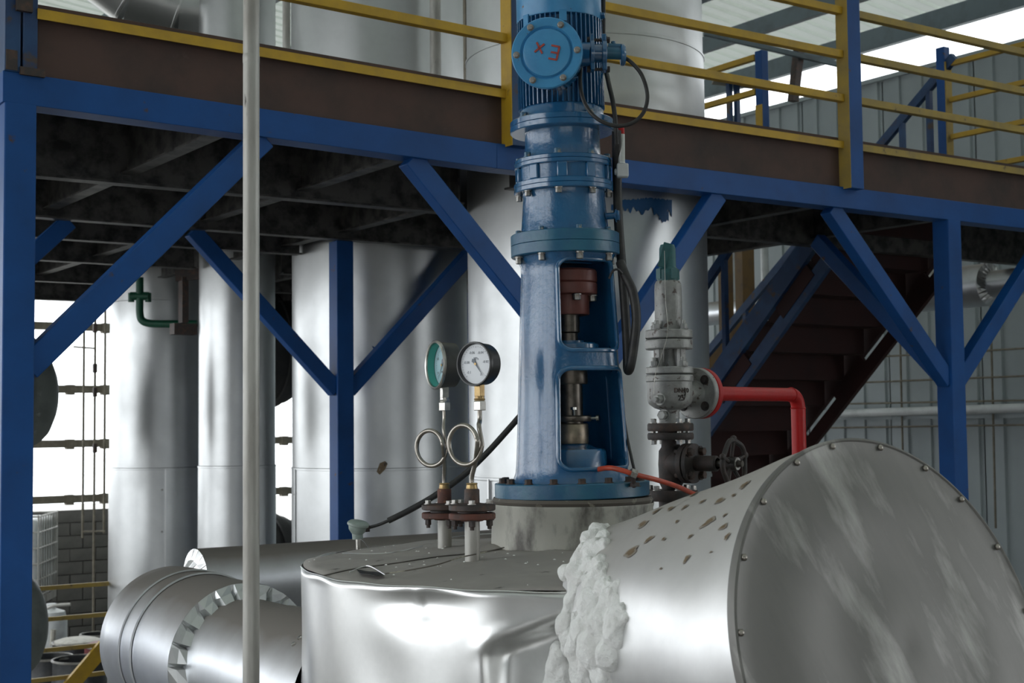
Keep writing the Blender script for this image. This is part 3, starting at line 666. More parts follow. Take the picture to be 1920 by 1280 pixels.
# odds and ends above the deck on the far right
o = empty('hanging_lamp_frame', tuple(at(1375, 180, D=15)), 'small dark hanging frame with two thin drops near the roof opening', 'frame')
obj('canopy', MB().bar(at(1338, 148, D=15), at(1425, 158, D=15), .25, .06), 'girt', o)
for x in (1367, 1381): obj('drop', MB().bar(at(x, 150, D=15), V((at(x, 150, D=15).x, at(x, 150, D=15).y, 5.3)), .05, .05, up=(1, 0, 0)), 'bluedark', o)
o = obj('roof_strut', MB().bar(at(1499, 84, D=15.5), at(1487, 190, D=15.5), .09, .09, up=(1, 0, 0)), 'rustdark'); tag(o, 'short rusty strut standing beyond the end post of the stair opening', 'strut')
o = obj('roof_strut', MB().bar(at(1320, 62, D=15), at(1575, 122, D=15.6), .05, .05), 'purlin'); tag(o, 'thin grey diagonal tie under the roof sheets', 'strut')

# ------------------------------------------------------------------ the foreground pipe
p = at(471, 640, D=3.55)
PP = empty('standing_pipe', (p.x, p.y, 0), 'weathered galvanised pipe standing upright closest to the camera', 'pipe')
obj('pipe', MB().tube([V((p.x, p.y, 0)), V((p.x, p.y, roof_z(p.x)))], .0208, 24), 'galv', PP)
obj('joint', MB().lathe([(.0205, -.02), (.0214, -.018), (.0214, .0), (.0205, .002)], at(471, 104, D=3.55), Z, 24), 'galv', PP)

# ================================================================== the reactor: vessel, side nozzle, wool
def ray_cyl(px, py, c, ax, r):
    """nearest hit of a picture ray with an endless cylinder: point, outward normal"""
    d = ray(px, py); ax = V(ax).normalized(); o = EYE-V(c)
    dp = d-ax*d.dot(ax); op = o-ax*o.dot(ax); A = dp.dot(dp); Bq = dp.dot(op); Cq = op.dot(op)-r*r; D_ = Bq*Bq-A*Cq
    if D_ < 0: return None
    t = (-Bq-sqrt(D_))/A; p = EYE+d*t; q = p-V(c); n = q-ax*q.dot(ax); n.normalize(); return p, n
CV = Fh*5+Rh*.214; VR = .955; ZR = 3.45-.475
RV = empty('reactor_vessel', (CV.x, CV.y, 0), 'round reactor vessel in dented bright sheet with a dusty sheet top', 'vessel')
def fdir(a): return -Fh*cos(a)+Rh*sin(a)          # a = 0 faces the camera, positive to the right
def sm(x, a, b): t = min(1, max(0, (x-a)/(b-a))); return t*t*(3-2*t)
def vess_px(px, py):
    p, n = ray_cyl(px, py, (CV.x, CV.y, 0), Z, VR); return atan2(n.dot(Rh), -n.dot(Fh))*VR, p.z
DA_, DAz = vess_px(775, 1128); DB, DBz = vess_px(912, 1205); DC, DCz = vess_px(1070, 1148); DD, DDz = vess_px(912, 1300); DE, DEz = vess_px(778, 1122)
def dent(s, z):
    d = 0
    # scooped dent below the rim: sharp upper lip, soft lower edge
    x = (s-DA_)/.155; y = (z-DAz)/.075
    q = x*x+y*y
    if q < 4: d -= .030*math.exp(-q*1.3)*(1.0-.45*sm(y, -.2, .8))
    x = (s-DE)/.02; y = (z-DEz)/.05; d += .008*math.exp(-x*x-y*y)
    # creased fold running down right of the middle
    t = (s-DB)/(DC-DB); zl = DBz+(DCz-DBz)*t
    if t > -.35:
        below = sm(zl-z, -.012, .05); along = sm(t, -.12, .25)
        d -= .045*below*along*math.exp(-max(0, zl-z-.06)/.22)
        d += .010*math.exp(-((z-zl)/.022)**2)*sm(t, -.3, .1)
    x = (s-DB)/.03; d += .010*math.exp(-x*x)*sm(DBz-z, -.02, .08)
    d += .004*sin(s*9+1.3)*sin(z*11)+.003*sin(s*21+z*7)
    return d
na, nz = 420, 64; z0 = 1.75
vs = []; A0 = -pi*.62; A1 = pi*.62
def rimz(a): return ZR+.002*sin(a*9)+.0015*sin(a*23+1)-.004
for j in range(nz+1):
    for i in range(na+1):
        a = A0+(A1-A0)*i/na; zt = rimz(a); z = z0+(zt-z0)*(j/nz)
        k = sm(zt-z, 0, .02)*.8+.2
        r = VR+dent(a*VR, z)*k
        p = CV+fdir(a)*r; vs.append((p.x, p.y, z))
fs = [(j*(na+1)+i, j*(na+1)+i+1, (j+1)*(na+1)+i+1, (j+1)*(na+1)+i) for j in range(nz) for i in range(na)]
sh = obj('jacket_sheet', MB().add(vs, fs), 'alubright', RV, smooth=60)
sh.modifiers.new('solid', 'SOLIDIFY').thickness = .0025
mb = MB(); vs = []
for j in (0, 1):
    for i in range(61):
        a = A1+(2*pi-(A1-A0))*i/60; p = CV+fdir(a)*VR; vs.append((p.x, p.y, z0 if j == 0 else ZR))
obj('jacket_back', mb.add(vs, [(i, i+1, 62+i, 61+i) for i in range(60)]), 'alubright', RV, smooth=60)
obj('lower_shell', MB().lathe([(0, .6), (.5, .65), (.85, .85), (.93, 1.1), (.93, 1.8)], (CV.x, CV.y, 0), seg=64), 'aludull', RV)
for k in range(4):
    a = pi/4+k*pi/2; q = CV+fdir(a)*.8
    obj('leg', MB().box((q.x, q.y, .5), (.14, .14, 1.0)), 'blue', RV)
obj('rim_bead', MB().tube([tuple(CV+fdir(A0+(A1-A0)*i/120)*(VR+.0)+Z*(rimz(A0+(A1-A0)*i/120)+.001)) for i in range(121)], .0028, 6), 'alubright', RV)
def topz(r): return ZR-.004+.06*(1-min(1, r/.94))**.8*1.25
# top in three overlapping sheets
def top_sheet(a0, a1, dz, name='top_sheet'):
    vs = []; nr, nk = 16, 48
    for j in range(nr+1):
        r = .27+(.948-.27)*j/nr
        for i in range(nk+1):
            a = a0+(a1-a0)*i/nk; p = CV+fdir(a)*r
            vs.append((p.x, p.y, topz(r)+dz+.004*sin(a*5+r*9)+.0025*sin(a*13+r*17)))
    o = obj(name, MB().add(vs, [(j*(nk+1)+i, j*(nk+1)+i+1, (j+1)*(nk+1)+i+1, (j+1)*(nk+1)+i) for j in range(nr) for i in range(nk)]), 'dust', RV, smooth=60)
    o.modifiers.new('solid', 'SOLIDIFY').thickness = .003; return o
top_sheet(-1.12, 2.6, .0); top_sheet(-1.95, -1.05, .005); top_sheet(2.4, 2*pi-1.9, .004)
# torn gap and lifted lip at the near left of the rim
lip = MB(); pts_ = [(655, 1072), (668, 1067), (680, 1064), (694, 1064), (708, 1071), (722, 1078)]
obj('gap', MB().prism([at(x, y, z=ZR+.012) for x, y in pts_[1:]+[(705, 1079), (675, 1075)]], (0, 0, .001)), 'black', RV)
def ztop(px, py, dz=.012):
    p = at(px, py, z=ZR+.02); r = (p-CV); r.z = 0; return at(px, py, z=topz(max(.27, r.length))+dz)
for pl, m in (([(642, 1037), (690, 1038), (740, 1035), (790, 1024), (830, 1010), (880, 1003), (925, 1000)], 'alu'), ([(722, 1075), (770, 1068), (820, 1058), (862, 1045), (900, 1037), (945, 1026)], 'grime'), ([(655, 1072), (680, 1062), (696, 1062), (722, 1077)], 'alu')):
    obj('sheet_edge', MB().tube(spline([ztop(x, y) for x, y in pl], 40), .0022, 6, flat=1.0), m, RV)
random.seed(3)
sp_ = MB()
for k in range(50):
    a = random.uniform(-1.9, .1); r = random.uniform(.35, .93); p = CV+fdir(a)*r
    sp_.lathe([(0, 0), (random.uniform(.002, .006), .001), (0, .004)], (p.x, p.y, topz(r)+.012), Z, 5)
obj('insulation_crumbs', sp_, 'wool', RV, kind='stuff')
# short nozzle under the drive
BX = at(1073, 937, D=5.0); ZB = 3.194; BASE = V((BX.x, BX.y, ZB))
obj('mounting_nozzle', MB().lathe([(.285, ZR-.05), (.288, ZB-.16), (.284, ZB-.04), (.287, ZB-.03), (.287, ZB-.022)], (BX.x, BX.y, 0), seg=80), 'nozzle', RV)
obj('gasket', MB().lathe([(.26, -.024), (.280, -.022), (.284, -.012), (.278, -.001), (.2, -.001)], BASE, seg=80), 'grime', RV)
# inclined insulated nozzle with its round end sheet
az, el = .6077, .2885
NN = (-Fh*cos(az)+Rh*sin(az))*cos(el)+Z*sin(el); NC = EYE+ray(1690, 1219.2)*3.4; NR = .529
IN = empty('insulated_nozzle', (NC.x, NC.y, NC.z), 'big inclined sheet-clad nozzle with a scuffed round end and brown stains', 'nozzle')
NREF = NN.cross(Z).cross(NN)
UPN = NREF.normalized()
nb_ = MB(); NK, NT = 96, 44; vs = []
def nshrink(t): return .25*max(0, t)**1.6      # the cladding draws in towards the vessel, its crest staying straight
for j in range(NT+1):
    t = .002+.93*j/NT; s_ = nshrink(t); r = NR-s_; c = NC-NN*t+UPN*(s_*1.04)
    for i in range(NK):
        a = 2*pi*i/NK; d = UPN*cos(a)+NN.cross(UPN)*sin(a)
        vs.append(c+d*(r+(.0022*sin(t*13+a*3)+.0015*sin(a*11+t*5))*sm(t, 0, .15)))
nb_.add(vs, [(j*NK+i, j*NK+(i+1) % NK, (j+1)*NK+(i+1) % NK, (j+1)*NK+i) for j in range(NT) for i in range(NK)])
from mathutils.bvhtree import BVHTree
nb_.add([nb_.v[NT*NK+i]+V((0, 0, 0)) for i in range(NK)], [tuple(range(NK))])
BVN = BVHTree.FromPolygons([tuple(p) for p in nb_.v], nb_.f)
obj('side_sheet', nb_, 'drumdust', IN, smooth=60)
ed = MB(); ed.lathe([(NR+.002, -.022), (NR+.004, -.010), (NR+.0035, .004), (NR-.002, .006), (NR-.006, .003)], NC, NN, 120, ref=NREF); obj('folded_rim', ed, 'disc', IN)
dk = MB(); dk.lathe([(0, .012)]+[(NR*k/24, .012-.010*(k/24)**3+.004*sin(k*.5)) for k in range(1, 24)]+[(NR-.004, .003)], NC, NN, 96, ref=NREF); obj('end_sheet', dk, 'disc', IN, smooth=60)
scr = shared('screw', MB().lathe([(.0, 0), (.0085, 0), (.008, .003), (.005, .006), (0, .007)], (0, 0, 0), Z, 10), 'tubesteel')
e1 = NREF.normalized(); e2 = NN.cross(e1)
for k in range(20):
    a = 2*pi*k/20+.12+random.uniform(-.03, .03); p = NN*.004+(e1*cos(a)+e2*sin(a))*(NR-.013)
    inst('screw', scr, IN, frame(p, NN))
def ncyl(px, py, off=.0035):
    d = ray(px, py).normalized(); h = BVN.ray_cast(EYE, d)
    if h[0] is None: return None
    n = h[1] if h[1].dot(d) < 0 else -h[1]
    return h[0]+n*off, n
SPOTS = [(1184, 1035, 15, 12), (1218, 1011, 8, 8), (1206, 983, 11, 8), (1231, 959, 8, 4), (1258, 954, 8, 5), (1245, 1011, 4, 5), (1329, 979, 13, 10), (1357, 988, 7, 9), (1364, 1006, 6, 8), (1295, 1006, 4, 6), (1288, 1048, 6, 10), (1334, 1035, 3, 3), (1350, 939, 10, 7), (1285, 951, 7, 4), (1317, 941, 6, 4), (1396, 910, 10, 7), (1347, 910, 8, 3), (1376, 929, 5, 4), (1360, 966, 4, 4), (1270, 978, 4, 4), (1240, 1066, 3, 3), (1325, 912, 6, 3), (1300, 928, 7, 3)]
for (x, y, wx, wy) in SPOTS:
    ph = [random.uniform(0, 6.28) for k in range(3)]
    for sc_, m, off in ((1.25, 'halo', .002), (.8, 'stain', .0028)):
        P = []
        for k in range(24):
            g = 2*pi*k/24; q = sc_*(1+.22*sin(2*g+ph[0])+.16*sin(3*g+ph[1])+.09*sin(5*g+ph[2]))
            dx = wx*.8*cos(g)*q; dy = wy*.5*sin(g)*q; P.append((x+dx-.3*dy, y+dy-.55*dx))
        rows = []; ok = True
        for kk in (1, .5):
            row = [ncyl(x+(a-x)*kk, y+(b-y)*kk, off) for a, b in P]
            if any(q is None for q in row): ok = False; break
            rows.append([q[0] for q in row])
        if ok:
            obj('oil_stain', MB().add(rows[0]+rows[1], [(i, (i+1) % 24, 24+(i+1) % 24, 24+i) for i in range(24)]+[tuple(range(24, 48))]), m, IN)
# bulging mineral wool in the torn seam
WL = [(1085, 1075, 26), (1078, 1100, 18), (1072, 1130, 22), (1068, 1170, 26), (1052, 1230, 26), (1138, 988, 14), (1122, 998, 22), (1105, 1016, 26), (1098, 1038, 24), (1120, 1030, 26), (1128, 1052, 20), (1108, 1056, 20), (1132, 1075, 26), (1118, 1095, 30), (1140, 1098, 26), (1098, 1118, 20), (1150, 1125, 32), (1120, 1135, 38), (1168, 1152, 24), (1140, 1168, 42), (1110, 1180, 36), (1160, 1185, 26), (1130, 1215, 46), (1092, 1225, 36), (1150, 1225, 30), (1108, 1262, 46), (1066, 1265, 34), (1140, 1270, 34), (1090, 1310, 55), (1050, 1310, 40), (1130, 1320, 40)]
random.seed(5)
WPTS = []
def surf(px, py):
    best = None
    for h in (ray_cyl(px, py, (CV.x, CV.y, 0), Z, VR), ncyl(px, py, 0)):
        if h and (best is None or (h[0]-EYE).length < (best-EYE).length): best = h[0]
    if py < 1098:                       # above the rim the wool lies on the dusty top
        q = at(px, py, z=ZR+.02)
        h = ncyl(px, py, 0)
        best = h[0] if h and (h[0]-EYE).length < (q-EYE).length else q
    return best
for (x, y, r) in WL:
    p = surf(x, y); D = (p-EYE).dot(F_); rr = r*D/FPX
    WPTS.append((p+(p-EYE).normalized()*(rr*(.30 if y < 1090 else .55)), rr))
    for k in range(3):
        q = surf(x+random.uniform(-.8, .8)*r, y+random.uniform(-.9, .9)*r)
        WPTS.append((q+(q-EYE).normalized()*(rr*(.35 if y < 1090 else .5)), rr*random.uniform(.5, .75)))
bw = bmesh.new()
for p, r in WPTS:
    bmesh.ops.create_icosphere(bw, subdivisions=2, radius=r, matrix=Matrix.Translation(p))
mb = MB(); bw.verts.ensure_lookup_table(); mb.add([q.co.copy() for q in bw.verts], [tuple(q.index for q in f.verts) for f in bw.faces]); bw.free()
wo = obj('insulation_wool', mb, 'wool', smooth=0)
md = wo.modifiers.new('remesh', 'REMESH'); md.mode = 'VOXEL'; md.voxel_size = .0042
ms = wo.modifiers.new('soften', 'SMOOTH'); ms.factor = .5; ms.iterations = 45
me = final_mesh(wo); wo.modifiers.clear(); wo.data = me
from mathutils import noise as NZ
nrm = [p.normal.copy() for p in me.vertices]
for p, nn in zip(me.vertices, nrm):
    c = p.co
    k = NZ.noise(c*8)*.020+NZ.noise(V((c.x*22, c.y*22, c.z*12)))*.007+NZ.noise(V((c.x*48, c.y*48, c.z*30)))*.005+NZ.noise(c*100)*.002
    p.co = c+nn*k
for p in me.polygons: p.use_smooth = True
if not me.materials: me.materials.append(M_['wool'])
wo['kind'] = 'stuff'
tag(wo, 'white mineral wool bulging from the torn seam between vessel and inclined nozzle', 'insulation')
# turned-up bright corner of the jacket sheet beside the wool
cs = [(1090, 1103), (1098, 1092), (1108, 1080), (1117, 1066), (1123, 1052)]
mb = MB(); P = []
for i, (x, y) in enumerate(cs):
    q = at(x, y, D=4.07+.02*i); P += [q, q+Z*.007+Rh*.004]
mb.add(P, [(2*i, 2*i+1, 2*i+3, 2*i+2) for i in range(len(cs)-1)])
o = obj('turned_edge', mb, 'alubright', RV); o.modifiers.new('solid', 'SOLIDIFY').thickness = .003

# ================================================================== the blue agitator drive
ROTL = Matrix(((Rh.x, Fh.x, 0), (Rh.y, Fh.y, 0), (0, 0, 1)))
TILT = Matrix.Rotation(-.0147, 3, 'Y')
AG = empty('agitator_drive', BASE, 'tall blue agitator drive with motor, gearbox and windowed stand', 'agitator', rot=ROTL @ TILT)
AGI = wm(AG).inverted()
def loc(px, py, D): return AGI @ at(px, py, D=D)
def L(name, mb, m, parent=None, **k): return obj(name, mb, m, parent or AG, local=True, **k)
def bolts(parent, r, z, n, a0=0, h=.016, s=.010, m='boltblue', down=False, only=None):
    me = shared('bolt', MB().hexnut((0, 0, 0), Z, s, h), m)
    for k in range(n):
        a = a0+2*pi*k/n
        inst('bolt', me, parent, frame((r*sin(a), -r*cos(a), z), (0, 0, -1 if down else 1)))
def flange(name, z0, z1, r, m='teal', split=True, seg=80):
    zm = (z0+z1)/2
    if split: pr = [(r*.6, z0), (r-.003, z0), (r, z0+.003), (r, zm-.0015), (r-.003, zm), (r, zm+.0015), (r, z1-.003), (r-.003, z1), (r*.6, z1)]
    else: pr = [(r*.6, z0), (r-.003, z0), (r, z0+.003), (r, z1-.003), (r-.003, z1), (r*.6, z1)]
    return L(name, MB().lathe(pr, seg=seg), m)
bf = flange('base_flange', .0, .052, .273, 'teal', False); bolts(bf, .245, .052, 16, .1, .018, .013, 'rustdark')
# stand: tapered rounded-square casting with two windows
TH = rad(31); PE = 3.2; n_ = V((sin(TH), -cos(TH), 0)); e_ = V((cos(TH), sin(TH), 0))
def aw(z): return .176-(z-.052)/(.849-.052)*.035
def sect(a, z, n=64):
    out = []
    for i in range(n):
        g = 2*pi*i/n; c, s = cos(g), sin(g)
        x = a*math.copysign(abs(c)**(2/PE), c); y = a*math.copysign(abs(s)**(2/PE), s); p = e_*x+n_*y; out.append(V((p.x, p.y, z)))
    return out
def loft(secs, cap=True):
    mb = MB(); n = len(secs[0]); vs = sum(secs, []); fs = [(j*n+i, j*n+(i+1) % n, (j+1)*n+(i+1) % n, (j+1)*n+i) for j in range(len(secs)-1) for i in range(n)]
    if cap: fs += [tuple(range(n))[::-1], tuple((len(secs)-1)*n+i for i in range(n))]
    return mb.add(vs, fs)
zs = [.050]+[.052+.7975*k/24 for k in range(25)]
outer = loft([sect(aw(z)+.012*math.exp(-(z-.052)/.02)+.016*math.exp(-(.849-z)/.012), z) for z in zs])
inner = loft([sect(aw(z)-.022, z) for z in [.075+.75*k/10 for k in range(11)]])
def rrect(s0, s1, z0, z1, r, n=7):
    P = []
    for cx, cz, g0 in ((s1-r, z1-r, 0), (s0+r, z1-r, pi/2), (s0+r, z0+r, pi), (s1-r, z0+r, 1.5*pi)):
        for k in range(n+1): g = g0+pi/2*k/n; P.append((cx+r*cos(g), cz+r*sin(g)))
    return P
WIN = [((-.112, .118), (-.120, .128), .508, .828), ((-.128, .140), (-.142, .155), .098, .446)]
def winpoly(w):
    (t0, t1), (b0, b1), z0, z1 = w; P = []
    for s, z in rrect(0, 1, 0, 1, .14): pass
    for s, z in rrect(0, t1-t0, 0, z1-z0, .038):
        k = z/(z1-z0); lo_ = b0+(t0-b0)*k; hi_ = b1+(t1-b1)*k; f = s/(t1-t0); P.append((lo_+(hi_-lo_)*f, z0+z))
    return P
so = L('stand', outer, 'drivecase', smooth=40)
tmp = []
def cutter(mb):
    me = mb.mesh('cutter', 0); o = bpy.data.objects.new('cutter', me); COL.objects.link(o); o.matrix_world = wm(AG); tmp.append(o); return o
cutters = [cutter(inner)]
for w_ in WIN:
    cutters.append(cutter(MB().prism([e_*s+n_*.03+Z*z for s, z in winpoly(w_)], n_*.3)))
so.parent = None; so.matrix_world = wm(AG)
for c in cutters:
    b = so.modifiers.new('cut', 'BOOLEAN'); b.operation = 'DIFFERENCE'; b.object = c; b.solver = 'EXACT'
bpy.context.view_layer.update()
me = final_mesh(so); so.modifiers.clear(); so.data = me
for p in me.polygons: p.use_smooth = True
me.set_sharp_from_angle(angle=rad(40))
for o in tmp: bpy.data.objects.remove(o)
so.parent = AG; so.matrix_parent_inverse = Matrix.Identity(4); so.matrix_local = Matrix.Identity(4)
def facepos(s, z, off=0):
    a = aw(z); k = min(.995, abs(s)/a); t = a*(1-k**PE)**(1/PE); return e_*s+n_*(t+off)+Z*z
for w_ in WIN:
    P = winpoly(w_); Q = []
    for i in range(len(P)):
        a, b = V(P[i]), V(P[(i+1) % len(P)]); k = max(1, int((b-a).length/.02))
        for j in range(k): c = a+(b-a)*j/k; Q.append(facepos(c.x, c.y, -.001))
    L('window_rim', MB().tube(Q, .0085, 10, closed=True), 'drive')
#L('rib', MB().tube([facepos(s*.01, .478, -.004) for s in range(-15, 16)], .012, 10, flat=.7), 'drive')
# shaft, coupling, seal inside the stand
cp = L('coupling', MB().lathe([(.03, .64), (.078, .64), (.080, .645), (.080, .708), (.108, .712), (.110, .716), (.110, .750), (.106, .753), (.110, .757), (.110, .793), (.104, .80), (.05, .80)], seg=56), 'coupling')
bolts(cp, .092, .709, 6, .35, .022, .014, 'bolt', True)
L('shaft', MB().lathe([(.0, .07), (.047, .07), (.047, .50), (.036, .505), (.036, .575), (.043, .58), (.043, .66), (0, .66)], seg=40), 'shaft')
L('bearing_plate', MB().lathe([(.05, .478), (.115, .478), (.115, .505), (.112, .508), (.112, .533), (.108, .538), (.06, .538), (.06, .548), (.045, .548)], seg=56), 'drive')
L('bearing_cap', MB().lathe([(.0, .395), (.064, .395), (.066, .40), (.066, .445), (.0, .45)], seg=48), 'shaft')
cr = L('clamp_ring', MB().lathe([(.04, .262), (.074, .262), (.076, .265), (.076, .280), (.073, .284), (.04, .284)], seg=48), 'shaft')
for g, dz in ((0.2, 1), (1.35, 0), (-.75, 0)):
    d = V((sin(g), -cos(g), 0))
    if dz: L('screw', MB().cyl(d*.06+Z*.28, d*.06+Z*.305, .005, 8).cyl(d*.06+Z*.304, d*.06+Z*.313, .011, 10), 'steel', cr)
    else: L('screw', MB().cyl(d*.07+Z*.273, d*.095+Z*.273, .005, 8).cyl(d*.094+Z*.273, d*.103+Z*.273, .011, 10), 'steel', cr)
L('seal', MB().lathe([(.04, .185), (.062, .185), (.064, .19), (.064, .250), (.060, .256), (.04, .256)], seg=48), 'sealsteel')
L('seal_housing', MB().lathe([(0, .052), (.125, .052), (.125, .155), (.118, .165), (.085, .17), (.06, .185), (0, .185)], seg=56), 'drive')
# flanges, gearbox and motor
f1 = flange('stand_flange', .849, .928, .1945); bolts(f1, .172, .928, 8, .25, .014, .010, 'boltblue'); bolts(f1, .172, .849, 8, .25, .026, .012, 'bolt', True)
L('gear_housing', MB().lathe([(.10, .925), (.158, .925), (.156, .94), (.146, 1.06), (.150, 1.078), (.10, 1.08)], seg=72), 'drivecase')
L('oil_plug', MB().cyl((.145, -.05, .985), (.185, -.06, .985), .012, 12).hexnut((.180, -.059, .985), (1, -.3, 0), .02, .012), 'drive')
f2 = flange('lower_gear_flange', 1.076, 1.111, .178, 'drive'); bolts(f2, .161, 1.076, 8, -.15, .02, .011, 'bolt', True)
L('ring_gear_case', MB().lathe([(.1, 1.108), (.163, 1.11), (.163, 1.164), (.1, 1.166)], seg=72), 'drivecase')
for k in range(10):
    a = 2*pi*k/10-.06; d = V((sin(a), -cos(a), 0)); t = V((cos(a), sin(a), 0))
    L('pad', MB().box(d*.166+Z*1.137, (.036, .016, .052), (t, d, Z)), 'drive', bevel=.004)
f3 = flange('upper_gear_flange', 1.163, 1.194, .175, 'drive'); bolts(f3, .158, 1.194, 8, -.15, .018, .012, 'boltblue')
L('input_case', MB().lathe([(.1, 1.19), (.142, 1.19), (.136, 1.205), (.134, 1.29), (.138, 1.298), (.1, 1.30)], seg=72), 'drivecase')
f4 = flange('motor_flange', 1.294, 1.336, .186, 'drive'); bolts(f4, .166, 1.336, 4, .6, .018, .013, 'boltblue')
mo = L('motor_housing', MB().lathe([(.1, 1.33), (.150, 1.332), (.150, 1.372), (.146, 1.378), (.136, 1.38), (.136, 1.69), (.146, 1.695), (.146, 1.712), (.1, 1.715)], seg=72), 'drive')
fm = shared('cooling_fin', MB().box((0, 0, 0), (.0045, .026, .315)), 'drive', 0)
for k in range(52):
    a = 2*pi*k/52
    inst('cooling_fin', fm, mo, Matrix.Translation((.142*sin(a), -.142*cos(a), 1.535)) @ Matrix.Rotation(a, 4, 'Z'))
fc = L('fan_cover', MB().lathe([(.14, 1.695), (.151, 1.695), (.153, 1.70), (.153, 1.93), (.14, 1.965), (.05, 1.975), (0, 1.975)], seg=72), 'drivelight')
for a in (.05, -.9): L('tab', MB().box((.152*sin(a), -.152*cos(a), 1.682), (.026, .008, .04), (V((cos(a), sin(a), 0)), V((sin(a), -cos(a), 0)), Z)), 'drivelight', fc)
L('screw', MB().hexnut((.150, -.03, 1.71), (1, -.2, 0), .012, .014), 'drive', fc)
# terminal box with its round EX cover
cc = loc(1025, 98.5, 4.70); nb2 = V((-.17, -.985, -.02)).normalized(); bx = Z.cross(nb2).normalized(); up2 = nb2.cross(bx)
jb = L('junction_box', MB().lathe([(.098, -.19), (.098, -.02), (.104, -.016), (.104, 0)], cc-nb2*.022, nb2, 48), 'drive')
CR = .1215
cov = L('cover', MB().lathe([(.09, -.022), (CR-.004, -.022), (CR, -.018), (CR, -.003), (CR-.003, 0), (.092, .0), (.088, -.004), (.0855, -.007), (.083, -.004), (.080, .004), (.07, .0065), (0, .0075)], cc, nb2, 72), 'drivelight', jb)
cb = shared('bolt', MB().hexnut((0, 0, 0), Z, .0095, .011), 'bolt')
for k in range(6):
    a = rad(-2+60*k)+.05
    inst('bolt', cb, jb, frame(cc+(bx*cos(a)+up2*sin(a))*.104, nb2))
def glyph(cx, cy, ang, strokes, sc):
    mb = MB(); o = cc+bx*cx+up2*cy+nb2*.0085; a1 = bx*cos(ang)+up2*sin(ang); a2 = -bx*sin(ang)+up2*cos(ang)
    for x0, y0, x1, y1 in strokes: mb.bar(o+(a1*x0+a2*y0)*sc, o+(a1*x1+a2*y1)*sc, .0062, .004, up=nb2)
    return mb
ANG = rad(165)
# bx points left-to-right as the camera sees it or the reverse: make the frame right-handed towards the viewer
L('raised_letter', glyph(.026, -.004, ANG, [(-.5, -.8, -.5, .8), (-.56, .8, .5, .8), (-.5, 0, .38, 0), (-.56, -.8, .5, -.8)], .028), 'redink', jb)
L('raised_letter', glyph(-.023, .015, ANG, [(-.5, -.62, .5, .62), (-.5, .62, .5, -.62)], .027), 'redink', jb)
# cable entry on the box
def rpt(px, py, D=4.80): return loc(px, py, D)
L('entry_neck', MB().cyl(rpt(1080, 102, 4.82), rpt(1112, 102, 4.80), .043, 28), 'drive', jb)
for x0, x1 in ((1106, 1114), (1128, 1137)):
    a = rpt(x0, 100); b = rpt(x1, 100)
    L('entry_flange', MB().box((a+b)/2, ((b-a).length, .05, .126)).cyl(a, b, .047, 24), 'drive', jb, bevel=.003)
for y in (75, 130): L('stud', MB().cyl(rpt(1101, y), rpt(1141, y), .0055, 8).hexnut(rpt(1137, y), rpt(1141, y)-rpt(1101, y), .011, .012).hexnut(rpt(1106, y), rpt(1101, y)-rpt(1141, y), .011, .010), 'iron', jb)
L('gland_neck', MB().cyl(rpt(1112, 100), rpt(1130, 100), .032, 24), 'drive', jb)
L('cable_gland', MB().cyl(rpt(1136, 99), rpt(1166, 100), .022, 20).cyl(rpt(1140, 88), rpt(1165, 89), .013, 14).hexnut(rpt(1150, 83), Z, .008, .01), 'teal', jb)
L('gland_collar', MB().lathe([(.0, 0), (.034, 0), (.038, .004), (.038, .012), (.03, .018), (0, .018)], rpt(1163, 103), V((1, 0, 0)), 28), 'drive', jb)
# oil sight tube
ot = L('oil_sight_tube', MB().cyl(loc(1165.5, 306, 4.95), loc(1165, 252, 4.95), .0125, 20), 'tube')
L('cap', MB().cyl(loc(1165, 254, 4.95), loc(1164.5, 239, 4.95), .0118, 20), 'redpaint', ot)
L('elbow', MB().box(loc(1167, 320, 4.95), (.042, .04, .048)).cyl(loc(1152, 322, 4.95), loc(1160, 322, 4.95), .012, 14).cyl(loc(1165.5, 309, 4.95), loc(1165.5, 304, 4.95), .0145, 18), 'white', ot, bevel=.008)

# ------------------------------------------------------------------ cables
def cable(name, pts, r, m, label, cat='cable', n=70, seg=12):
    o = obj(name, MB().tube(spline([at(x, y, D=d) for x, y, d in pts], n), r, seg), m); tag(o, label, cat); return o
cable('motor_cable', [(1168, 106, 4.80), (1185, 118, 4.79), (1204, 142, 4.77), (1214, 178, 4.76), (1208, 208, 4.76), (1190, 228, 4.76), (1165, 236, 4.77), (1138, 232, 4.77), (1112, 216, 4.78), (1095, 190, 4.80), (1088, 158, 4.82), (1089, 128, 4.86)], .0068, 'black', 'black motor cable looping from the gland across the motor flange')
cable('drop_cable', [(1131, -20, 5.05), (1132, 100, 5.04), (1140, 150, 4.95), (1149, 190, 4.90), (1154, 230, 4.88), (1156, 270, 4.90)], .0085, 'black', 'black cable dropping beside the motor into the thick conduit')
CD = cable('flexible_conduit', [(1156, 245, 4.92), (1157, 330, 4.98), (1160, 420, 4.98), (1166, 500, 4.97), (1172, 580, 4.96), (1176, 650, 4.95), (1177, 692, 4.94), (1182, 686, 4.90), (1188, 650, 4.89), (1193, 598, 4.88), (1187, 550, 4.88), (1172, 515, 4.89), (1163, 492, 4.92)], .0165, 'black', 'thick black flexible conduit hanging in a long bend beside the stand', n=110)
cable('thin_lead', [(1142, 522, 4.86), (1149, 508, 4.85), (1158, 505, 4.85), (1166, 512, 4.87)], .0042, 'black', 'short thin black lead from the stand to the hanging conduit', n=20, seg=8)
cable('thin_lead', [(1160, 700, 5.05), (1168, 770, 5.02), (1176, 820, 4.98), (1184, 858, 4.93), (1190, 884, 4.88)], .0055, 'black', 'thin black lead running down to the orange hose fitting', n=24, seg=8)
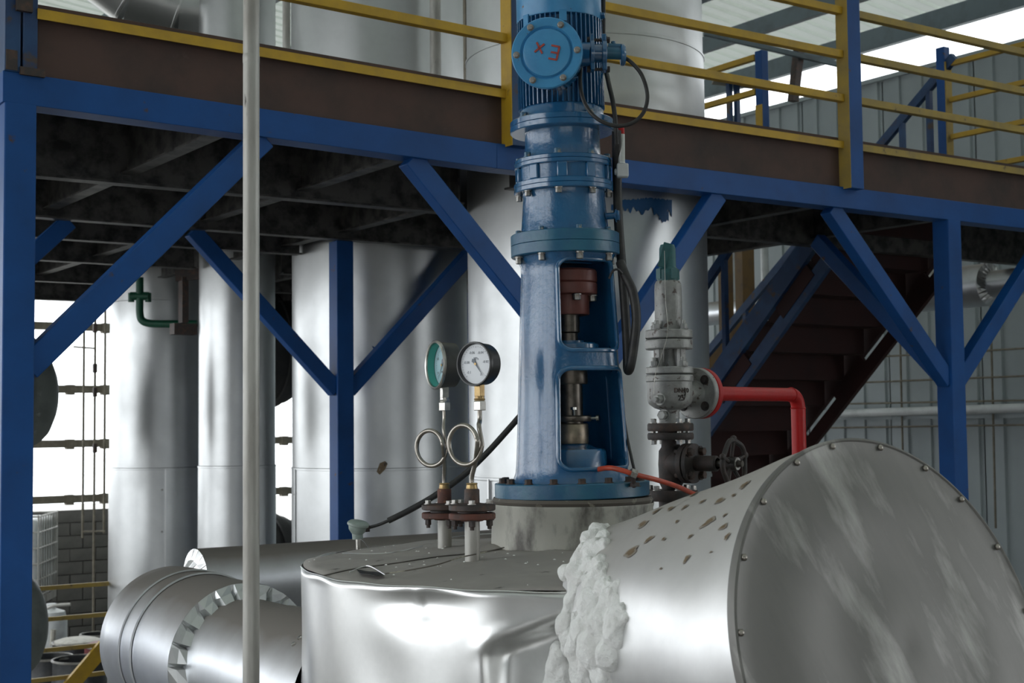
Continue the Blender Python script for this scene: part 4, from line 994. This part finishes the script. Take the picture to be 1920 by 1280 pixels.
cable('sensor_cable', [(684, 990, 5.45), (698, 987, 5.44), (714, 982, 5.43), (732, 974, 5.42)], .0062, 'black', 'thin black cable leaving the grey sensor head', n=20, seg=8)
cable('sensor_sleeve', [(728, 976, 5.42), (770, 955, 5.42), (820, 926, 5.42), (870, 890, 5.42), (910, 852, 5.42), (945, 814, 5.42), (980, 774, 5.42)], .0118, 'black', 'thick black cable sleeve rising behind the gauges to the stand', 'cable sleeve', n=50)
HO = cable('rubber_hose', [(1108, 884, 4.88), (1125, 879, 4.84), (1145, 877, 4.80), (1168, 882, 4.78), (1190, 889, 4.78), (1230, 899, 4.84), (1270, 912, 4.95), (1310, 930, 5.08)], .0088, 'orange', 'orange rubber hose leading from the stand window behind the nozzle', 'hose', n=60)
hf = empty('hose_clip', tuple(at(1187, 888, D=4.78)), 'pale metal fitting clipped round the orange hose', 'fitting')
p = at(1187, 888, D=4.78); d = (at(1197, 892, D=4.79)-at(1177, 884, D=4.78)).normalized()
obj('nut', MB().lathe([(.010, -.011), (.017, -.011), (.017, .011), (.010, .011)], p, d, 6), 'bolt', hf, smooth=0)
obj('stud', MB().cyl(p-Z*.012, at(1189, 912, D=4.80), .008, 10).hexnut(at(1190, 912, D=4.80), Z, .018, .014), 'iron', hf)

# ================================================================== pressure gauges on pigtail siphons
def gauge(name_label, cx, cy, D, R, yaw_, depth, base, Db, stemx, nutm, case, dialm, coil, exit_pts, needle_a, green, ticks):
    n = (-Fh*cos(yaw_)-Rh*sin(yaw_)).normalized(); c = at(cx, cy, D=D); pb = at(*base, D=Db)
    g = empty('pressure_gauge', (pb.x, pb.y, pb.z), name_label, 'gauge', 'pressure gauges on the vessel')
    x_ = -(Z.cross(n)).normalized()*-1; y_ = n.cross(x_)
    cs_ = obj('case', MB().lathe([(0, -depth), (R*.80, -depth), (R*.93, -depth*.93), (R*.95, -depth*.5), (R*.97, -.012), (R, -.010), (R, .002), (R*.985, .004), (R*.93, .004), (R*.915, -.002), (R*.90, -.010 if not green else -.028)], c, n, 64), case, g)
    dz = -.010 if not green else -.026
    if green:
        obj('bezel', MB().lathe([(R*1.0, -.006), (R*1.035, -.004), (R*1.04, .003), (R*1.0, .007), (R*.93, .005), (R*.915, 0)], c, n, 64), 'steel', g)
        obj('ring', MB().lathe([(R*.905, .0), (R*.86, dz+.002)], c, n, 64), 'dialgreen', g)
    dl = obj('dial', MB().lathe([(0, dz), (R*(.89 if not green else .87), dz)], c, n, 64), dialm, g)
    tk = MB(); rr = R*(.80 if not green else .66)
    for k in range(31):
        a = rad(225-270*k/30); L_ = R*(.07 if k % 5 == 0 else .035); d = x_*cos(a)+y_*sin(a)
        tk.bar(c+d*rr+n*(dz+.0006), c+d*(rr-L_)+n*(dz+.0006), .0009, .0006, up=n)
    obj('scale_marks', tk, 'ink', dl)
    M3 = Matrix(((x_.x, y_.x, n.x, 0), (x_.y, y_.y, n.y, 0), (x_.z, y_.z, n.z, 0), (0, 0, 0, 1)))
    for txt, a in ticks:
        d = x_*cos(rad(a))+y_*sin(rad(a)); q = c+d*R*.56+n*(dz+.0004)
        obj('numeral', xf(text_mb(txt, R*.17, .0003), Matrix.Translation(q) @ M3), 'ink', dl, smooth=0)
    for txt, dy, s in (('MPa', .24, .17),) if not green else (('MPa', -.3, .14),):
        obj('numeral', xf(text_mb(txt, R*s, .0003), Matrix.Translation(c+y_*R*dy+n*(dz+.0004)) @ M3), 'ink', dl, smooth=0)
    d = x_*cos(needle_a)+y_*sin(needle_a); t = n.cross(d)
    nd = MB().prism([c+d*R*.70+n*(dz+.003), c+t*R*.035+n*(dz+.003), c-d*R*.22+t*R*.10+n*(dz+.003), c-d*R*.30+n*(dz+.003), c-d*R*.22-t*R*.10+n*(dz+.003), c-t*R*.035+n*(dz+.003)], n*.001)
    nd_ = obj('needle', nd, 'ink', dl, smooth=0)
    obj('pivot', MB().cyl(c+n*(dz+.003), c+n*(dz+.006), R*.055, 14), 'brass', dl)
    # stem, nut, pigtail tube
    s0 = c-n*depth*.45-Z*R*.93
    X0 = at(*stemx, D=D)
    obj('stem', MB().box((s0+V((s0.x, s0.y, s0.z-.036)))/2, (.024, .024, .04), (x_, n, Z)).cyl(s0-Z*.036, s0-Z*.052, .016, 18).lathe([(.0175, 0), (.0185, .003), (.0175, .006)], s0-Z*.05, Z, 18), nutm, g, bevel=.001)
    obj('nut', MB().lathe([(0, 0), (.021, 0), (.022, .002), (.022, .028), (.02, .031), (0, .031)], s0-Z*.083, Z, 6), 'steel', g, smooth=0)
    bpos = V((pb.x, pb.y, 0))
    cxp, cyp, rp, yc = coil; Dm = (D+Db)/2; cc_ = at(cxp, cyp, D=Dm); rc = rp*Dm/FPX
    hn = (-Fh*cos(yc)-Rh*sin(yc)).normalized(); hx = Z.cross(hn).normalized()
    if hx.dot(Rh) < 0: hx = -hx
    pts = [s0-Z*.07, s0-Z*.115, s0*.4+(cc_+hx*rc+Z*.05)*.6+hn*.004]
    pts[2].z = cc_.z+.06
    for k in range(0, 25):
        a = 0.1-2*pi*k/24*1.0; pts.append(cc_+hx*(rc*cos(a))+Z*(rc*sin(a))+hn*(-.010+.022*k/24))
    ztop_ = at(base[0], exit_pts, D=Db).z
    pts += [V((pb.x*.6+.4*(cc_+hx*rc).x, pb.y*.6+.4*(cc_+hx*rc).y, cc_.z-rc*.95)), V((pb.x, pb.y, (ztop_+cc_.z-rc)/2-.012)), V((pb.x, pb.y, ztop_-.03))]
    obj('siphon_tube', MB().tube(spline(pts, 150), .0078, 12), 'tubesteel', g)
    return g, pb
def flanged_stub(g, pb, yz, R, rp, rot):
    """yz: picture rows of gland top, sleeve top, upper flange top/bottom, lower flange top/bottom, at the depth of pb"""
    D = (pb-EYE).dot(Fh); px = 960+(pb-EYE).dot(R2)/(pb-EYE).dot(F_)*FPX
    z = [at(px, y, D=D).z for y in yz]
    obj('gland', MB().lathe([(0, z[1]-.005), (.017, z[1]-.005), (.019, z[1]+.002), (.017, z[0]-.006), (.019, z[0]-.004), (.017, z[0]), (0, z[0])], (pb.x, pb.y, 0), seg=24), 'brass', g)
    obj('sleeve', MB().lathe([(0, z[2]-.005), (rp*1.02, z[2]-.005), (rp*1.0, z[1]-.004), (rp*.9, z[1]), (0, z[1])], (pb.x, pb.y, 0), seg=32), 'rustred' if rot else 'rustdark', g)
    fu = obj('upper_flange', MB().lathe([(0, z[3]), (R-.004, z[3]), (R, z[3]+.003), (R, z[2]-.004), (R-.004, z[2]-.002), (R*.6, z[2]), (rp, z[2]+.003), (0, z[2]+.003)], (pb.x, pb.y, 0), seg=48), 'rustdark', g)
    fl = obj('lower_flange', MB().lathe([(0, z[5]), (rp*1.4, z[5]-.006), (R*.6, z[5]), (R-.003, z[5]), (R, z[5]+.003), (R, z[4]-.003), (R-.003, z[4]), (0, z[4])], (pb.x, pb.y, 0), seg=48), 'rustred', g)
    obj('gasket', MB().lathe([(0, z[4]), (R*.62, z[4]), (R*.62, z[3]), (0, z[3])], (pb.x, pb.y, 0), seg=40), 'iron', g)
    hb = shared('bolt', MB().hexnut((0, 0, 0), Z, .0115, .014), 'bolt'); nb3 = shared('nut', MB().hexnut((0, 0, 0), Z, .012, .022).cyl((0, 0, .02), (0, 0, .032), .007, 10), 'rustdark')
    for k in range(4):
        a = rot+pi/4+k*pi/2+.2; q = (sin(a)*R*.74, -cos(a)*R*.74)
        w = V((pb.x, pb.y, 0))+V((q[0], q[1], 0)); o = wm(g).inverted()
        inst('bolt', hb, fu, frame(V((q[0], q[1], z[2]-pb.z)), Z)); inst('nut', nb3, fl, frame(V((q[0], q[1], z[5]-pb.z)), -Z))
    obj('pipe_stub', MB().lathe([(rp, pb.z-.03), (rp, z[5])], (pb.x, pb.y, 0), seg=32), 'galv', g)
ga, pa = gauge('gauge with a steel bezel and green inner ring, turned away, on a coiled tube', 817, 684, 4.93, .0835, rad(64), .072, (834, 1024), 4.96, (828, 735), 'steel', 'greycase', 'dialblue', (808, 840, 33, rad(34)), 905, rad(238), True, [('0.4', 150), ('0.8', 60), ('0', 215)])
flanged_stub(ga, pa, (905, 916, 944, 955, 960, 971), .080, .0243, .3)
gb, pb_ = gauge('black vacuum gauge with a plain white dial facing out, on a coiled tube', 889, 682, 4.55, .0722, rad(38), .058, (886, 1050), 4.57, (897, 735), 'brass', 'blackcase', 'dial', (871, 834, 37, rad(38)), 904, rad(-52), False, [('-0.06', 115), ('-0.04', 62), ('-0.08', 172), ('-0.02', 8), ('-0.1', 222), ('0', -60)])
flanged_stub(gb, pb_, (905, 916, 944, 957, 961, 973), .0755, .0245, 0)

# temperature sensor head
q = at(672, 1018, D=5.45)
TS = empty('temperature_sensor', (q.x, q.y, q.z-.02), 'grey green temperature sensor head with a tilted lid on the vessel top', 'sensor')
tl = (Z+Rh*.18-Fh*.12).normalized()
obj('stem', MB().cyl(q-Z*.04, at(671, 1003, D=5.45), .009, 14), 'steel', TS)
obj('socket', MB().cyl(at(671, 1010, D=5.45), at(670, 999, D=5.45), .021, 20), 'sensor', TS)
bc = at(669, 1000, D=5.45)
obj('body', MB().lathe([(.0, -.002), (.022, 0), (.034, .014), (.037, .03), (.036, .034), (0, .034)], bc, tl, 28), 'sensor', TS)
obj('lid', MB().lathe([(0, .030), (.040, .030), (.043, .034), (.042, .041), (.034, .048), (0, .052)], bc, tl, 32), 'sensor', TS)
obj('cable_port', MB().cyl(bc+tl*.018+Rh*.02, bc+tl*.020+Rh*.046, .013, 18), 'rustdark', TS)

# ================================================================== safety valve, isolating valve and red pipe
DV = 5.5; sa = at(1257, 800, D=DV)
SV = empty('safety_valve', (sa.x, sa.y, sa.z), 'tall silver-painted safety valve with a dark teal cap', 'valve')
def zy(y): return at(1257, y, D=DV).z
def LV(name, prof, m, parent=None, seg=48): return obj(name, MB().lathe([(r, zy(y)) for r, y in prof], (sa.x, sa.y, 0), seg=seg), m, parent or SV)
k = DV/FPX
cpv = LV('cap', [(0, 527), (.042, 527), (.0435, 522), (.043, 506), (.036, 503), (.033, 500), (.032, 466), (.027, 459), (0, 457)], 'valvecap')
mm = MB()
for g in range(4):
    a = g*pi/2+.5; d = -Fh*cos(a)+Rh*sin(a); mm.box(V((sa.x, sa.y, zy(514)))+d*.042, (.028, .008, .04), (Z.cross(d), d, Z))
obj('cap_lug', mm, 'valvecap', cpv)
obj('lever', MB().bar(at(1240, 500, D=DV-.03), at(1252, 456, D=DV-.03), .02, .03), 'valvecap', SV)
LV('bonnet', [(0, 620), (.058, 620), (.054, 605), (.0535, 545), (.052, 533), (.046, 527), (0, 526)], 'valve')
obj('seal_wire', MB().tube(spline([at(1246, 470, D=DV-.07), at(1248, 560, D=DV-.07), at(1252, 620, D=DV-.11), at(1240, 668, D=DV-.11), at(1229, 700, D=DV-.11), at(1226, 738, D=DV-.10)], 30), .0011, 5), 'steel', SV)
def vflange(name, y0, y1, m='valve', R=.093):
    return LV(name, [(0, y1), (R-.003, y1), (R, y1-2), (R, y0+2), (R-.003, y0), (0, y0)], m)
b8 = shared('bolt', MB().hexnut((0, 0, 0), Z, .014, .022).cyl((0, 0, .02), (0, 0, .036), .0085, 10), 'valve')
b9 = shared('bolt', MB().hexnut((0, 0, 0), Z, .0125, .018), 'bolt')
def vb(fl, y, me, n=4, R=.075, down=False, a0=.78):
    for i in range(n):
        a = a0+2*pi*i/n; inst('bolt', me, fl, frame(-Fh*cos(a)*R+Rh*sin(a)*R+Z*(zy(y)-sa.z), -Z if down else Z))
fa = vflange('bonnet_flange', 619, 635); vb(fa, 619, b8)
fb = vflange('yoke_flange', 637, 655)
for a in (-.95, .85, 2.4, 3.7):
    d = -Fh*cos(a)+Rh*sin(a); obj('yoke_pillar', MB().box(V((sa.x, sa.y, (zy(655)+zy(690))/2))+d*.056, (.036, .022, zy(655)-zy(690)+.01), (Z.cross(d), d, Z)), 'valve', SV, bevel=.004)
LV('spring_seat', [(0, 690), (.036, 690), (.030, 676), (.026, 655), (0, 655)], 'valve')
fc_ = vflange('neck_flange', 688, 701); vb(fc_, 688, b8, 4, .078, False, .6)
fd_ = vflange('body_flange', 703, 716)
LV('body', [(0, 768), (.04, 768), (.06, 765), (.082, 757), (.087, 750), (.088, 716), (0, 716)], 'valve')
LV('inlet_neck', [(.05, 798), (.044, 796), (.037, 785), (.036, 772), (.044, 765), (0, 764)], 'valve')
obj('side_plug', MB().hexnut(at(1238, 748, D=DV-.09), -Fh-Rh*.9, .019, .03).cyl(at(1240, 748, D=DV-.08), at(1226, 749, D=DV-.125), .01, 10), 'valve', SV)
obj('drain_plug', MB().hexnut(at(1245, 778, D=DV-.03), -Fh-Rh*.7, .019, .024), 'valve', SV)
def emb(txt, px, py, size, a):
    d = -Fh*cos(a)+Rh*sin(a); x_ = Z.cross(d); x_ = x_ if x_.dot(Rh) > 0 else -x_
    q = V((sa.x, sa.y, zy(py)))+d*.0885; M3 = Matrix(((x_.x, Z.x, d.x, q.x), (x_.y, Z.y, d.y, q.y), (x_.z, Z.z, d.z, q.z), (0, 0, 0, 1)))
    obj('raised_lettering', xf(text_mb(txt, size, .002), M3), 'rustdark', SV, smooth=0)
emb('DN40', 0, 733, .026, rad(24)); emb('25', 0, 747, .03, rad(24))
# outlet flange facing left, red flange behind it
oa = (Fh*cos(rad(42))+Rh*sin(rad(42))).normalized(); oc = at(1305, 737, D=DV+.06)
obj('outlet_neck', MB().lathe([(.05, -.14), (.036, -.06), (.036, -.035), (.044, -.018), (.056, -.012)], oc, oa, 32), 'valve', SV)
of = obj('outlet_flange', MB().lathe([(.03, -.014), (.098, -.014), (.101, -.010), (.101, .010), (.098, .014), (0, .014)], oc, oa, 56), 'valve', SV)
hm = shared('bolt_hole', MB().lathe([(.0, .004), (.0185, .004), (.0185, -.002), (0, -.002)], (0, 0, 0), Z, 20), 'iron'); hm2 = shared('bolt', MB().hexnut((0, 0, 0), Z, .013, .012), 'iron')
r1 = oa.cross(Z).normalized(); r2 = r1.cross(oa)
for i in range(4):
    a = pi/4+i*pi/2; pp = oc-V(sa)-oa*.013+(r1*cos(a)+r2*sin(a))*.073
    inst('bolt_hole', hm, of, frame(pp, -oa)); inst('bolt', hm2, of, frame(pp-oa*.003, -oa))
RP = empty('red_pipe', tuple(oc+oa*.03), 'bright red outlet pipe elbowing down behind the inclined nozzle', 'pipe')
obj('flange', MB().lathe([(0, .016), (.098, .016), (.101, .020), (.101, .042), (.096, .046), (.036, .047), (0, .047)], oc, oa, 56), 'redpaint', RP)
e0 = oc+oa*.04; ed_ = oa; dist = None
p1 = at(1478, 738, D=DV+.55)
# length along oa so that the bend lands over the picture column of the down pipe
best = min([i*.005 for i in range(20, 200)], key=lambda s: abs(960+((oc+oa*s-EYE).dot(R2)/(oc+oa*s-EYE).dot(F_))*FPX-1496))
pe = oc+oa*best
obj('pipe', MB().tube([e0, pe-oa*.058], .029, 28), 'redpaint', RP)
arc = [pe-oa*(.058-.058*sin(t))+Z*(-.058+.058*cos(t)) for t in [pi/2*i/12 for i in range(13)]]
obj('elbow', MB().tube(arc, .0305, 28), 'redpaint', RP)
obj('pipe', MB().tube([arc[-1], arc[-1]-Z*.9], .0315, 28), 'redpaint', RP)
obj('weld_bead', MB().lathe([(.031, -.004), (.0345, 0), (.031, .004)], arc[-1], Z, 28), 'redpaint', RP); obj('weld_bead', MB().lathe([(.029, -.004), (.0325, 0), (.029, .004)], arc[0], oa, 28), 'redpaint', RP)
# isolating valve below
GV = empty('gate_valve', (sa.x, sa.y, zy(940)), 'black cast gate valve with a handwheel under the safety valve', 'valve')
def LG(name, prof, m='iron', seg=40): return obj(name, MB().lathe([(r, zy(y)) for r, y in prof], (sa.x, sa.y, 0), seg=seg), m, GV)
g1 = LG('upper_flange', [(0, 808), (.087, 808), (.090, 805), (.090, 796), (.087, 793), (0, 793)], 'rustdark')
g2 = LG('lower_flange', [(0, 824), (.087, 824), (.090, 821), (.090, 814), (.087, 811), (0, 811)])
LG('gasket', [(0, 811), (.05, 811), (.05, 808), (0, 808)], 'rustdark')
for i in range(4):
    a = .35+i*pi/2; d = -Fh*cos(a)*.073+Rh*sin(a)*.073
    inst('bolt', b9, g1, frame(d+Z*(zy(793)-zy(940)), Z)); inst('bolt', b9, g2, frame(d+Z*(zy(824)-zy(940)), -Z))
    obj('stud', MB().cyl(V((sa.x, sa.y, zy(812)))+d, V((sa.x, sa.y, zy(807)))+d, .0085, 10), 'bolt', g2)
LG('body', [(.037, 960), (.037, 915), (.047, 905), (.05, 870), (.047, 845), (.037, 838), (.036, 824)])
ga_ = (Rh*.80-Fh*.6).normalized(); gc = V((sa.x, sa.y, zy(868)))
obj('bonnet', MB().lathe([(.05, .0), (.058, .03), (.058, .055), (.075, .06), (.077, .064), (.077, .082), (.06, .085)], gc, ga_, 32).lathe([(.077, .088), (.077, .104), (.045, .108), (.03, .112), (.03, .2), (.022, .205)], gc, ga_, 32), 'iron', GV)
for i in range(4):
    a = i*pi/2+.78; s1 = ga_.cross(Z).normalized(); q = gc+(s1*cos(a)+s1.cross(ga_)*sin(a))*.064
    obj('bonnet_bolt', MB().cyl(q+ga_*.045, q+ga_*.12, .01, 10).hexnut(q+ga_*.105, ga_, .017, .02), 'rustdark', GV)
obj('spindle', MB().cyl(gc+ga_*.18, gc+ga_*.31, .012, 14), 'shaft', GV)
hw = gc+ga_*.275; s1 = ga_.cross(Z).normalized(); s2 = s1.cross(ga_)
wh = obj('handwheel', MB().tube([hw+(s1*cos(2*pi*i/40)+s2*sin(2*pi*i/40))*(.088+.004*cos(5*2*pi*i/40)) for i in range(40)], .010, 10, closed=True), 'iron', GV)
for i in range(5): a = 2*pi*i/5+.3; obj('spoke', MB().tube([hw-ga_*.012+(s1*cos(a)+s2*sin(a))*.02, hw+(s1*cos(a)+s2*sin(a))*.088], .008, 8), 'iron', wh); obj('knuckle', MB().lathe([(0, -.013), (.010, -.009), (.014, 0), (.010, .009), (0, .013)], hw+(s1*cos(a)+s2*sin(a))*.094, ga_, 10), 'iron', wh)
obj('hub', MB().cyl(hw-ga_*.025, hw+ga_*.012, .026, 20), 'iron', wh)
obj('washer', MB().lathe([(.008, .012), (.024, .012), (.024, .016), (.008, .016)], hw, ga_, 24), 'bolt', wh); obj('wheel_nut', MB().hexnut(hw+ga_*.016, ga_, .012, .014), 'iron', wh)
LG('base_flange', [(0, 938), (.1, 938), (.103, 934), (.103, 922), (.1, 918), (0, 918)])
for i in range(6):
    a = .2+i*pi/3; d = -Fh*cos(a)*.085+Rh*sin(a)*.085; inst('base_bolt', b9, GV, frame(d+Z*(zy(918)-zy(940)), Z))
obj('base_pipe', MB().lathe([(.05, zy(938)-.3), (.05, zy(938))], (sa.x, sa.y, 0), seg=32), 'iron', GV)
